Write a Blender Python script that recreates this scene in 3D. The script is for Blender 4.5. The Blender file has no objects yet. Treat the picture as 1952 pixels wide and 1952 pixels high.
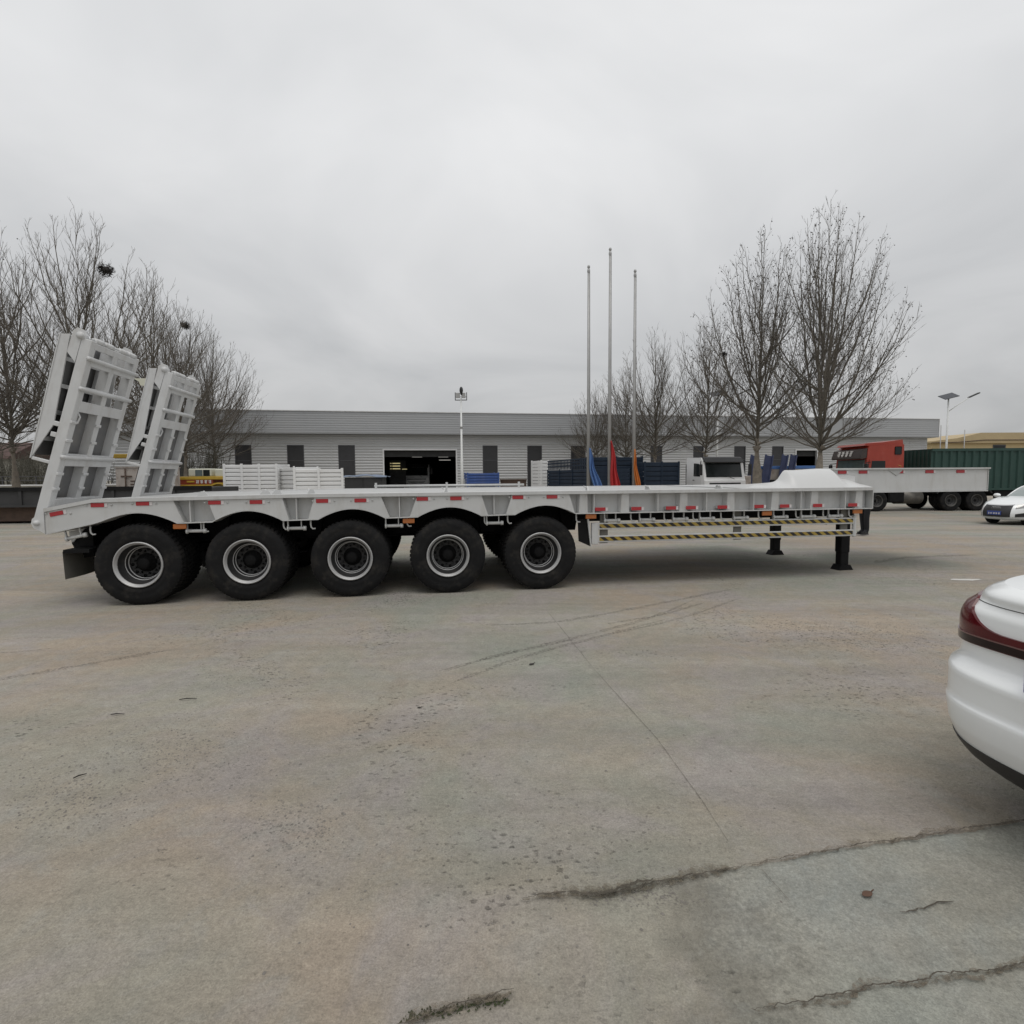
import bpy, bmesh, math, random
from mathutils import Vector, Matrix
R = math.radians
scn = bpy.context.scene
COL = scn.collection

# ------------------------------------------------------------------ camera
PX, FPX, EYE = 1932.0, 1030.0, 1.64
_p, _r = R(-3.77), R(0.43)
FW = Vector((0, math.cos(_p), math.sin(_p)))
_u = Vector((1, 0, 0)).cross(FW)
RT = Vector((1, 0, 0)) * math.cos(_r) - _u * math.sin(_r)
UP = Vector((1, 0, 0)) * math.sin(_r) + _u * math.cos(_r)
CAM = Vector((0, 0, EYE))
cd = bpy.data.cameras.new('camera')
cd.sensor_width = 36; cd.lens = 36 * FPX / PX; cd.clip_start = 0.05; cd.clip_end = 3000
cam = bpy.data.objects.new('camera', cd); COL.objects.link(cam)
cam.matrix_world = Matrix(((RT.x, UP.x, -FW.x, 0), (RT.y, UP.y, -FW.y, 0), (RT.z, UP.z, -FW.z, EYE), (0, 0, 0, 1)))
scn.camera = cam

# ------------------------------------------------------------------ world, sun, exposure
SUN_EL, SUN_AZ = R(72), R(165)          # azimuth measured from +Y towards +X
w = bpy.data.worlds.new('World'); scn.world = w; w.use_nodes = True
nt = w.node_tree; nt.nodes.clear()
def N(tree, typ, **kw):
    n = tree.nodes.new(typ)
    for k, v in kw.items():
        if k.startswith('i_'): n.inputs[k[2:].replace('_', ' ')].default_value = v
        else: setattr(n, k, v)
    return n
out = N(nt, 'ShaderNodeOutputWorld'); bg = N(nt, 'ShaderNodeBackground')
bg.inputs['Strength'].default_value = 0.1
sky = N(nt, 'ShaderNodeTexSky', sky_type='NISHITA', sun_disc=False, sun_elevation=SUN_EL, sun_rotation=SUN_AZ, air_density=1.0, dust_density=3.0)
tc = N(nt, 'ShaderNodeTexCoord'); sx = N(nt, 'ShaderNodeSeparateXYZ'); nt.links.new(tc.outputs['Generated'], sx.inputs[0])
zc = N(nt, 'ShaderNodeMath', operation='MAXIMUM'); zc.inputs[1].default_value = 0.0; nt.links.new(sx.outputs['Z'], zc.inputs[0])
zo = N(nt, 'ShaderNodeMath', operation='ADD'); zo.inputs[1].default_value = 0.22; nt.links.new(zc.outputs[0], zo.inputs[0])
dx = N(nt, 'ShaderNodeMath', operation='DIVIDE'); dy = N(nt, 'ShaderNodeMath', operation='DIVIDE')
nt.links.new(sx.outputs['X'], dx.inputs[0]); nt.links.new(zo.outputs[0], dx.inputs[1])
nt.links.new(sx.outputs['Y'], dy.inputs[0]); nt.links.new(zo.outputs[0], dy.inputs[1])
cx = N(nt, 'ShaderNodeCombineXYZ'); nt.links.new(dx.outputs[0], cx.inputs[0]); nt.links.new(dy.outputs[0], cx.inputs[1])
n1 = N(nt, 'ShaderNodeTexNoise'); n1.inputs['Scale'].default_value = 1.0; n1.inputs['Detail'].default_value = 5; n1.inputs['Roughness'].default_value = 0.5; n1.inputs['Distortion'].default_value = 0.6
nt.links.new(cx.outputs[0], n1.inputs['Vector'])
cr = N(nt, 'ShaderNodeValToRGB'); nt.links.new(n1.outputs['Fac'], cr.inputs[0])
cr.color_ramp.elements[0].position = 0.30; cr.color_ramp.elements[0].color = (0.74, 0.75, 0.76, 1)
cr.color_ramp.elements[1].position = 0.70; cr.color_ramp.elements[1].color = (1.0, 1.0, 1.0, 1)
hz = N(nt, 'ShaderNodeMapRange'); hz.inputs[1].default_value = 0.0; hz.inputs[2].default_value = 0.50; hz.inputs[3].default_value = 0.56; hz.inputs[4].default_value = 0.985
nt.links.new(zc.outputs[0], hz.inputs[0])
ml = N(nt, 'ShaderNodeVectorMath', operation='SCALE'); nt.links.new(cr.outputs[0], ml.inputs[0]); nt.links.new(hz.outputs[0], ml.inputs['Scale'])
m2 = N(nt, 'ShaderNodeVectorMath', operation='SCALE'); nt.links.new(ml.outputs[0], m2.inputs[0]); m2.inputs['Scale'].default_value = 9.0
mx = N(nt, 'ShaderNodeMix', data_type='RGBA'); mx.inputs[0].default_value = 0.94
nt.links.new(sky.outputs[0], mx.inputs[6]); nt.links.new(m2.outputs[0], mx.inputs[7])
nt.links.new(mx.outputs[2], bg.inputs['Color']); nt.links.new(bg.outputs[0], out.inputs[0])

sl = bpy.data.lights.new('sun', 'SUN'); sl.energy = 1.0; sl.angle = R(35); sl.color = (1.0, 0.97, 0.93)
so = bpy.data.objects.new('sun', sl); COL.objects.link(so); so.location = (0, 0, 50)
sd = Vector((math.sin(SUN_AZ) * math.cos(SUN_EL), math.cos(SUN_AZ) * math.cos(SUN_EL), math.sin(SUN_EL)))
so.rotation_euler = sd.to_track_quat('Z', 'Y').to_euler()
vs = scn.view_settings
scn.display_settings.display_device = 'sRGB'
vs.view_transform = 'Standard'; vs.look = 'None'; vs.exposure = 0.07; vs.gamma = 1.0; vs.use_curve_mapping = False

# ------------------------------------------------------------------ pixel helpers (1932-px picture -> world)
K = 1932 / 1952.0
def ray(px, py): return FW * FPX + RT * (px - PX / 2) - UP * (py - PX / 2)
def at(px, py, Y):
    d = ray(px, py); return CAM + d * (Y / d.y)
def on_ground(px, py, z=0.0):
    d = ray(px, py); return CAM + d * ((z - EYE) / d.z)
def on_plane(px, py, p0, n):
    d = ray(px, py); return CAM + d * ((p0 - CAM).dot(n) / d.dot(n))
def sstep(t):
    t = min(1, max(0, t)); return t * t * (3 - 2 * t)
def ground_z(x, y):
    return -0.25 * sstep((y - 13.5) / 6) * sstep((x - 3) / 7)

# ------------------------------------------------------------------ materials
MAT = {}
def mat(name, col, rough=0.6, metal=0.0, spec=0.5, var=0.12, vscale=3.0, bump=0.0, bscale=40.0, dirt=None, dirt_amt=0.0, dscale=1.5, dmap=None, coat=0.0, emit=0.0, grain=0.0, gscale=60):
    m = bpy.data.materials.new(name); m.use_nodes = True; t = m.node_tree
    b = t.nodes['Principled BSDF']; L = t.links
    b.inputs['Roughness'].default_value = rough; b.inputs['Metallic'].default_value = metal
    b.inputs['Specular IOR Level'].default_value = spec
    if coat: b.inputs['Coat Weight'].default_value = coat; b.inputs['Coat Roughness'].default_value = 0.06
    co = N(t, 'ShaderNodeTexCoord')
    no = N(t, 'ShaderNodeTexNoise'); no.inputs['Scale'].default_value = vscale; no.inputs['Detail'].default_value = 6; no.inputs['Roughness'].default_value = 0.6
    L.new(co.outputs['Object'], no.inputs['Vector'])
    mr = N(t, 'ShaderNodeMapRange'); mr.inputs[1].default_value = 0.25; mr.inputs[2].default_value = 0.75; mr.inputs[3].default_value = 1 - var; mr.inputs[4].default_value = 1 + var
    L.new(no.outputs['Fac'], mr.inputs[0])
    sc = N(t, 'ShaderNodeVectorMath', operation='SCALE'); sc.inputs[0].default_value = col; L.new(mr.outputs[0], sc.inputs['Scale'])
    last = sc.outputs[0]
    if grain:
        g = N(t, 'ShaderNodeTexNoise'); g.inputs['Scale'].default_value = gscale; g.inputs['Detail'].default_value = 3; L.new(co.outputs['Object'], g.inputs['Vector'])
        gm = N(t, 'ShaderNodeMapRange'); gm.inputs[1].default_value = 0.3; gm.inputs[2].default_value = 0.7; gm.inputs[3].default_value = 1 - grain; gm.inputs[4].default_value = 1 + grain
        L.new(g.outputs['Fac'], gm.inputs[0]); s2 = N(t, 'ShaderNodeVectorMath', operation='SCALE'); L.new(last, s2.inputs[0]); L.new(gm.outputs[0], s2.inputs['Scale']); last = s2.outputs[0]
    if dirt:
        d = N(t, 'ShaderNodeTexNoise'); d.inputs['Scale'].default_value = dscale; d.inputs['Detail'].default_value = 8; d.inputs['Roughness'].default_value = 0.7
        if dmap:
            dm_ = N(t, 'ShaderNodeMapping'); dm_.inputs['Scale'].default_value = dmap; L.new(co.outputs['Object'], dm_.inputs[0]); L.new(dm_.outputs[0], d.inputs['Vector'])
        else: L.new(co.outputs['Object'], d.inputs['Vector'])
        dm = N(t, 'ShaderNodeMapRange'); dm.inputs[1].default_value = 0.5; dm.inputs[2].default_value = 0.75; dm.inputs[3].default_value = 0; dm.inputs[4].default_value = dirt_amt; L.new(d.outputs['Fac'], dm.inputs[0])
        x = N(t, 'ShaderNodeMix', data_type='RGBA'); L.new(dm.outputs[0], x.inputs[0]); L.new(last, x.inputs[6]); x.inputs[7].default_value = (*dirt, 1); last = x.outputs[2]
    L.new(last, b.inputs['Base Color'])
    if emit:
        b.inputs['Emission Color'].default_value = (*col, 1); b.inputs['Emission Strength'].default_value = emit
    if bump:
        bn = N(t, 'ShaderNodeTexNoise'); bn.inputs['Scale'].default_value = bscale; bn.inputs['Detail'].default_value = 5; L.new(co.outputs['Object'], bn.inputs['Vector'])
        bp = N(t, 'ShaderNodeBump'); bp.inputs['Strength'].default_value = bump; bp.inputs['Distance'].default_value = 0.02; L.new(bn.outputs['Fac'], bp.inputs['Height']); L.new(bp.outputs[0], b.inputs['Normal'])
    MAT[name] = m
    return m
DUST = (0.30, 0.27, 0.22)
mat('trailer_paint', (0.52, 0.525, 0.52), 0.40, var=0.06, dirt=(0.27, 0.235, 0.18), dirt_amt=0.36, dscale=2.6, dmap=(2.2, 2.2, 0.5), bump=0.05, bscale=7)
mat('neck_paint', (0.56, 0.565, 0.56), 0.35, var=0.03, vscale=1.0)
mat('ramp_paint', (0.57, 0.575, 0.575), 0.45, var=0.07, dirt=(0.27, 0.23, 0.18), dirt_amt=0.34, dscale=3, dmap=(2, 2, 0.6), bump=0.06, bscale=10)
mat('ramp_tread', (0.145, 0.145, 0.147), 0.5, var=0.15, dirt=DUST, dirt_amt=0.3, dscale=4)
mat('steel_plate', (0.42, 0.425, 0.42), 0.5, var=0.1, dirt=DUST, dirt_amt=0.35, dscale=4)
mat('rubber', (0.0105, 0.0105, 0.011), 0.8, spec=0.2, var=0.3, vscale=6, dirt=(0.075, 0.066, 0.054), dirt_amt=0.38, dscale=5, bump=0.15, bscale=60)
mat('rim_silver', (0.46, 0.46, 0.46), 0.5, metal=0.5, var=0.1, dirt=(0.2, 0.18, 0.15), dirt_amt=0.3, dscale=6)
mat('rim_dark', (0.035, 0.035, 0.036), 0.5, metal=0.3, var=0.2, dirt=(0.12, 0.1, 0.085), dirt_amt=0.3, dscale=8)
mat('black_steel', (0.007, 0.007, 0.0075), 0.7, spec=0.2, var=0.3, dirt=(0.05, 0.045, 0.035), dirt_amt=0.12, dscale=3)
mat('black_plastic', (0.018, 0.018, 0.019), 0.45, var=0.15)
mat('mudflap_grey', (0.13, 0.125, 0.11), 0.7, var=0.2, dirt=(0.16, 0.14, 0.11), dirt_amt=0.4)
mat('reflector_red', (0.36, 0.018, 0.025), 0.3, var=0.15, vscale=30, coat=0.4)
mat('reflector_white', (0.62, 0.58, 0.58), 0.4, var=0.08)
mat('amber', (0.36, 0.11, 0.022), 0.3, var=0.15, coat=0.4)
mat('truck_white', (0.88, 0.88, 0.875), 0.35, var=0.02, coat=0.3)
mat('car_white', (0.80, 0.82, 0.82), 0.28, var=0.02, vscale=2, coat=0.9)
mat('car_red_lens', (0.085, 0.005, 0.008), 0.18, spec=0.3, var=0.2, vscale=10, coat=0.25)
mat('car_red_bright', (0.22, 0.018, 0.024), 0.15, var=0.3, vscale=14, coat=0.4)
mat('car_dark_lens', (0.012, 0.002, 0.003), 0.15, spec=0.3, var=0.2, coat=0.2)
mat('car_lens_line', (0.16, 0.08, 0.075), 0.2, var=0.1, coat=0.3)
mat('glass_dark', (0.014, 0.018, 0.019), 0.12, spec=0.35, var=0.1)
mat('glass_teal', (0.10, 0.13, 0.13), 0.1, spec=0.8, var=0.2)
mat('glass_windscreen', (0.26, 0.30, 0.295), 0.08, spec=0.8, var=0.1)
mat('headlamp_glass', (0.30, 0.30, 0.29), 0.1, metal=0.4, var=0.3, vscale=20, coat=1)
mat('chrome', (0.6, 0.6, 0.6), 0.2, metal=1.0, var=0.1)
mat('plate_blue', (0.03, 0.06, 0.26), 0.35, var=0.05)
mat('siding', (0.475, 0.48, 0.48), 0.5, metal=0.15, var=0.08, vscale=0.25, dirt=(0.44, 0.43, 0.42), dirt_amt=0.3, dscale=0.4)
mat('fascia', (0.36, 0.37, 0.38), 0.5, metal=0.15, var=0.07, vscale=0.3, dirt=(0.34, 0.33, 0.32), dirt_amt=0.25, dscale=0.3)
mat('trim_light', (0.68, 0.68, 0.68), 0.5, var=0.06)
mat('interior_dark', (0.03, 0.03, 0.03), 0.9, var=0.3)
mat('window_shade', (0.034, 0.034, 0.036), 0.35, var=0.25, vscale=1.2)
mat('window_frame', (0.07, 0.07, 0.075), 0.5, var=0.1)
mat('lamp_lit', (1.0, 0.98, 0.9), 0.5, emit=0.3, var=0.0)
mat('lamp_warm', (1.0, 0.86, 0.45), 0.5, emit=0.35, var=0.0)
mat('white_cargo', (0.74, 0.74, 0.735), 0.5, var=0.06, dirt=DUST, dirt_amt=0.25)
mat('navy', (0.012, 0.023, 0.042), 0.5, spec=0.3, var=0.25, vscale=2, dirt=(0.04, 0.048, 0.058), dirt_amt=0.3, dscale=2)
mat('ramp_navy', (0.045, 0.06, 0.13), 0.5, var=0.25, dirt=(0.1, 0.1, 0.12), dirt_amt=0.3)
mat('blue_panel', (0.035, 0.085, 0.28), 0.5, var=0.2, dirt=(0.15, 0.15, 0.16), dirt_amt=0.35)
mat('blue_bright', (0.07, 0.17, 0.42), 0.5, var=0.1)
mat('tarp_blue', (0.15, 0.19, 0.26), 0.6, var=0.25, vscale=2, bump=0.3, bscale=5)
mat('dark_grey_box', (0.035, 0.035, 0.036), 0.7, var=0.25, vscale=1.5)
mat('brown_timber', (0.085, 0.055, 0.04), 0.8, var=0.3, vscale=4)
mat('rust_white', (0.42, 0.375, 0.335), 0.7, var=0.2, dirt=(0.13, 0.065, 0.04), dirt_amt=0.85, dscale=2.6)
mat('truck_red', (0.33, 0.036, 0.018), 0.4, var=0.1, coat=0.2, dirt=DUST, dirt_amt=0.15)
mat('truck_visor', (0.05, 0.036, 0.032), 0.4, var=0.2)
mat('green_trailer', (0.016, 0.052, 0.042), 0.5, var=0.2, vscale=1.0, dirt=(0.05, 0.075, 0.065), dirt_amt=0.3, dscale=1)
mat('emblem_gold', (0.62, 0.36, 0.08), 0.4, var=0.1)
mat('letter_white', (0.75, 0.73, 0.70), 0.5, var=0.05)
mat('yellow', (0.52, 0.34, 0.04), 0.4, var=0.12, dirt=DUST, dirt_amt=0.25)
mat('cream', (0.58, 0.58, 0.48), 0.5, var=0.08, dirt=DUST, dirt_amt=0.2)
mat('crane_red', (0.26, 0.05, 0.025), 0.4, var=0.15)
mat('fuel_tank', (0.10, 0.095, 0.085), 0.5, metal=0.4, var=0.25, dirt=DUST, dirt_amt=0.4)
mat('ochre_wall', (0.52, 0.41, 0.225), 0.8, var=0.08, vscale=0.4, dirt=(0.36, 0.28, 0.16), dirt_amt=0.3, dscale=0.3)
mat('ochre_roof', (0.42, 0.33, 0.19), 0.7, var=0.1, vscale=0.6)
mat('bark', (0.22, 0.19, 0.155), 0.9, var=0.35, vscale=5, dirt=(0.20, 0.19, 0.15), dirt_amt=0.6, dscale=4, bump=0.4, bscale=18)
mat('branch', (0.125, 0.112, 0.092), 0.9, var=0.35, vscale=3)
mat('twig', (0.125, 0.110, 0.092), 0.9, var=0.3, vscale=3)
mat('seed', (0.040, 0.032, 0.026), 0.9, var=0.3)
mat('shrub_twig', (0.085, 0.08, 0.06), 0.9, var=0.4, vscale=2)
mat('galvanised', (0.36, 0.36, 0.355), 0.45, metal=0.3, var=0.1)
mat('pole_white', (0.68, 0.69, 0.68), 0.45, var=0.06)
mat('solar_cell', (0.03, 0.034, 0.042), 0.25, var=0.15)
mat('flag_blue', (0.09, 0.18, 0.40), 0.8, var=0.1)
mat('flag_red', (0.42, 0.028, 0.03), 0.8, var=0.1)
mat('flag_orange', (0.62, 0.21, 0.045), 0.8, var=0.1)
mat('roof_red', (0.075, 0.042, 0.036), 0.8, var=0.2)
mat('wall_old', (0.30, 0.29, 0.25), 0.9, var=0.2, vscale=0.8, dirt=(0.14, 0.13, 0.11), dirt_amt=0.5)
mat('cloth_black', (0.012, 0.012, 0.014), 0.9, var=0.2)
mat('skin', (0.42, 0.26, 0.19), 0.6, var=0.05)
mat('leaf_dry', (0.10, 0.055, 0.035), 0.8, var=0.3)
mat('stick_dark', (0.03, 0.027, 0.024), 0.9, var=0.3)
mat('stone', (0.20, 0.185, 0.165), 0.9, var=0.35, vscale=30)
mat('moss', (0.07, 0.085, 0.04), 0.9, var=0.3, vscale=20)
mat('dust_white', (0.58, 0.57, 0.54), 0.9, var=0.1)

def stripe_mat():
    m = bpy.data.materials.new('hazard_tape'); m.use_nodes = True; t = m.node_tree; L = t.links; b = t.nodes['Principled BSDF']
    co = N(t, 'ShaderNodeTexCoord'); s = N(t, 'ShaderNodeSeparateXYZ'); L.new(co.outputs['Object'], s.inputs[0])
    a = N(t, 'ShaderNodeMath', operation='SUBTRACT'); L.new(s.outputs['X'], a.inputs[0])
    z2 = N(t, 'ShaderNodeMath', operation='MULTIPLY'); L.new(s.outputs['Z'], z2.inputs[0]); z2.inputs[1].default_value = -1.3; L.new(z2.outputs[0], a.inputs[1])
    md = N(t, 'ShaderNodeMath', operation='MODULO'); L.new(a.outputs[0], md.inputs[0]); md.inputs[1].default_value = 0.145
    gt = N(t, 'ShaderNodeMath', operation='GREATER_THAN'); L.new(md.outputs[0], gt.inputs[0]); gt.inputs[1].default_value = 0.0725
    no = N(t, 'ShaderNodeTexNoise'); no.inputs['Scale'].default_value = 3; L.new(co.outputs['Object'], no.inputs['Vector'])
    ye = N(t, 'ShaderNodeMix', data_type='RGBA'); L.new(no.outputs['Fac'], ye.inputs[0]); ye.inputs[6].default_value = (0.26, 0.17, 0.05, 1); ye.inputs[7].default_value = (0.40, 0.30, 0.045, 1)
    x = N(t, 'ShaderNodeMix', data_type='RGBA'); L.new(gt.outputs[0], x.inputs[0]); L.new(ye.outputs[2], x.inputs[6]); x.inputs[7].default_value = (0.018, 0.015, 0.012, 1)
    L.new(x.outputs[2], b.inputs['Base Color']); b.inputs['Roughness'].default_value = 0.4
    MAT['hazard_tape'] = m
stripe_mat()

def concrete(name, base_a, base_b, base_c, pits=1.0, lift=1.0, fade=False, worn=0.0):
    m = bpy.data.materials.new(name); m.use_nodes = True; t = m.node_tree; L = t.links; b = t.nodes['Principled BSDF']
    b.inputs['Roughness'].default_value = 0.88; b.inputs['Specular IOR Level'].default_value = 0.25
    g = N(t, 'ShaderNodeNewGeometry')
    def noise(scale, det=4, rough=0.55, vec=None, dist=0.0):
        n = N(t, 'ShaderNodeTexNoise'); n.inputs['Scale'].default_value = scale; n.inputs['Detail'].default_value = det; n.inputs['Roughness'].default_value = rough; n.inputs['Distortion'].default_value = dist
        L.new(vec or g.outputs['Position'], n.inputs['Vector']); return n.outputs['Fac']
    def mrange(src, a, bb, c, d):
        n = N(t, 'ShaderNodeMapRange'); L.new(src, n.inputs[0])
        for i, v in enumerate((a, bb, c, d)): n.inputs[i + 1].default_value = v
        return n.outputs[0]
    def mixc(fac, a, bb):
        n = N(t, 'ShaderNodeMix', data_type='RGBA'); L.new(fac, n.inputs[0])
        for i, v in ((6, a), (7, bb)):
            if isinstance(v, tuple): n.inputs[i].default_value = (*v, 1)
            else: L.new(v, n.inputs[i])
        return n.outputs[2]
    def math2(op, a, bb):
        n = N(t, 'ShaderNodeMath', operation=op)
        for i, v in enumerate((a, bb)):
            if isinstance(v, (int, float)): n.inputs[i].default_value = v
            else: L.new(v, n.inputs[i])
        return n.outputs[0]
    big = noise(0.28, 5, 0.6, dist=0.4); mid = noise(1.1, 6, 0.62, dist=0.6); fine = noise(130, 3, 0.7); speck = noise(420, 2, 0.6)
    mp = N(t, 'ShaderNodeMapping'); mp.inputs['Rotation'].default_value = (0, 0, R(-10)); mp.inputs['Scale'].default_value = (0.16, 1.5, 1); L.new(g.outputs['Position'], mp.inputs[0])
    streak = noise(1.0, 6, 0.65, mp.outputs[0], 0.5)
    c = mixc(mrange(big, 0.40, 0.60, 0, 1), base_a, base_b)
    c = mixc(mrange(mid, 0.46, 0.64, 0, 0.85), c, base_c)
    c = mixc(mrange(noise(2.6, 6, 0.7, dist=0.5), 0.50, 0.70, 0, 0.75), c, tuple(0.5 * (p_ + q_) * 1.05 for p_, q_ in zip(base_b, base_c)))
    # pale and rusty stains with their own ragged outline
    c = mixc(mrange(noise(0.75, 7, 0.7, dist=1.2), 0.60, 0.72, 0, 0.55), c, tuple(0.80 * q for q in base_a))
    c = mixc(mrange(noise(1.9, 6, 0.7, dist=1.0), 0.62, 0.75, 0, 0.5), c, tuple(1.16 * q for q in base_c))
    if fade:      # the newer crust thins out into the old surface on its left
        sp = N(t, 'ShaderNodeSeparateXYZ'); L.new(g.outputs['Position'], sp.inputs[0])
        keep = mrange(math2('ADD', sp.outputs['X'], math2('MULTIPLY', noise(3.0, 6, 0.65), 1.1)), 1.02, 1.5, 0.0, 1.0)
    dk = N(t, 'ShaderNodeVectorMath', operation='SCALE'); L.new(c, dk.inputs[0])
    v = math2('MULTIPLY', mrange(streak, 0.3, 0.7, 0.84, 1.12), mrange(fine, 0.25, 0.75, 0.74, 1.24))
    v = math2('MULTIPLY', v, mrange(noise(48, 4, 0.75), 0.28, 0.72, 0.80, 1.18))
    v = math2('MULTIPLY', v, mrange(speck, 0.25, 0.75, 0.86, 1.12))
    v = math2('MULTIPLY', v, mrange(noise(9, 5, 0.7), 0.3, 0.7, 0.88, 1.10))
    v = math2('MULTIPLY', v, mrange(noise(0.13, 3, 0.5), 0.35, 0.65, 0.94, 1.06))
    # pitted, worn-through patches: exposed aggregate
    area = mrange(noise(0.55, 4, 0.6, dist=0.8), 0.49, 0.62, 0.0, 1.0)
    vo = N(t, 'ShaderNodeTexVoronoi'); vo.inputs['Scale'].default_value = 30; vo.inputs['Randomness'].default_value = 1.0
    wv = N(t, 'ShaderNodeMapping'); wv.inputs['Rotation'].default_value = (0, 0, R(12)); wv.inputs['Scale'].default_value = (0.62, 1.25, 1); L.new(g.outputs['Position'], wv.inputs[0]); L.new(wv.outputs[0], vo.inputs['Vector'])
    pit = mrange(vo.outputs['Distance'], 0.16, 0.42, 1.0, 0.0)
    pick = mrange(noise(34, 2, 0.5), 0.50, 0.60, 0, 1)
    pf = math2('MULTIPLY', math2('MULTIPLY', pit, pick), math2('MULTIPLY', math2('MAXIMUM', area, 0.16), pits))
    v = math2('MULTIPLY', v, mrange(pf, 0, 1, 1.0, 0.45))
    v = math2('MULTIPLY', v, lift)
    L.new(v, dk.inputs['Scale'])
    L.new(dk.outputs[0], b.inputs['Base Color'])
    h = math2('SUBTRACT', math2('ADD', math2('MULTIPLY', fine, 0.5), math2('MULTIPLY', noise(26, 4, 0.6), 0.8)), math2('MULTIPLY', pf, 1.6))
    bp = N(t, 'ShaderNodeBump'); bp.inputs['Strength'].default_value = 0.8; bp.inputs['Distance'].default_value = 0.015; L.new(h, bp.inputs['Height']); L.new(bp.outputs[0], b.inputs['Normal'])
    if fade:
        tr = N(t, 'ShaderNodeBsdfTransparent'); ms = N(t, 'ShaderNodeMixShader'); o_ = t.nodes['Material Output']
        L.new(keep, ms.inputs[0]); L.new(tr.outputs[0], ms.inputs[1]); L.new(b.outputs[0], ms.inputs[2]); L.new(ms.outputs[0], o_.inputs['Surface'])
    if worn:      # broken cover: only patches of it remain
        tr = N(t, 'ShaderNodeBsdfTransparent'); ms = N(t, 'ShaderNodeMixShader'); o_ = t.nodes['Material Output']
        fac = mrange(noise(38, 5, 0.75), 0.62 - worn * 0.5, 0.80 - worn * 0.5, 0.0, min(1.0, worn + 0.3))
        L.new(fac, ms.inputs[0]); L.new(tr.outputs[0], ms.inputs[1]); L.new(b.outputs[0], ms.inputs[2]); L.new(ms.outputs[0], o_.inputs['Surface'])
    MAT[name] = m
concrete('yard_concrete', (0.340, 0.288, 0.228), (0.272, 0.280, 0.238), (0.318, 0.290, 0.272))
concrete('slab_concrete', (0.300, 0.308, 0.270), (0.325, 0.292, 0.238), (0.295, 0.312, 0.292), pits=0.7, fade=True)
concrete('crack_dirt', (0.19, 0.155, 0.118), (0.16, 0.145, 0.105), (0.23, 0.195, 0.15), pits=0.6, worn=0.42)
concrete('tyre_mark', (0.25, 0.215, 0.175), (0.215, 0.21, 0.18), (0.24, 0.215, 0.195), worn=0.34)
concrete('crack_core', (0.095, 0.080, 0.063), (0.08, 0.072, 0.056), (0.12, 0.10, 0.08), worn=0.7)
concrete('saw_cut', (0.235, 0.205, 0.168), (0.205, 0.195, 0.165), (0.235, 0.21, 0.185), worn=0.55)

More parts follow.
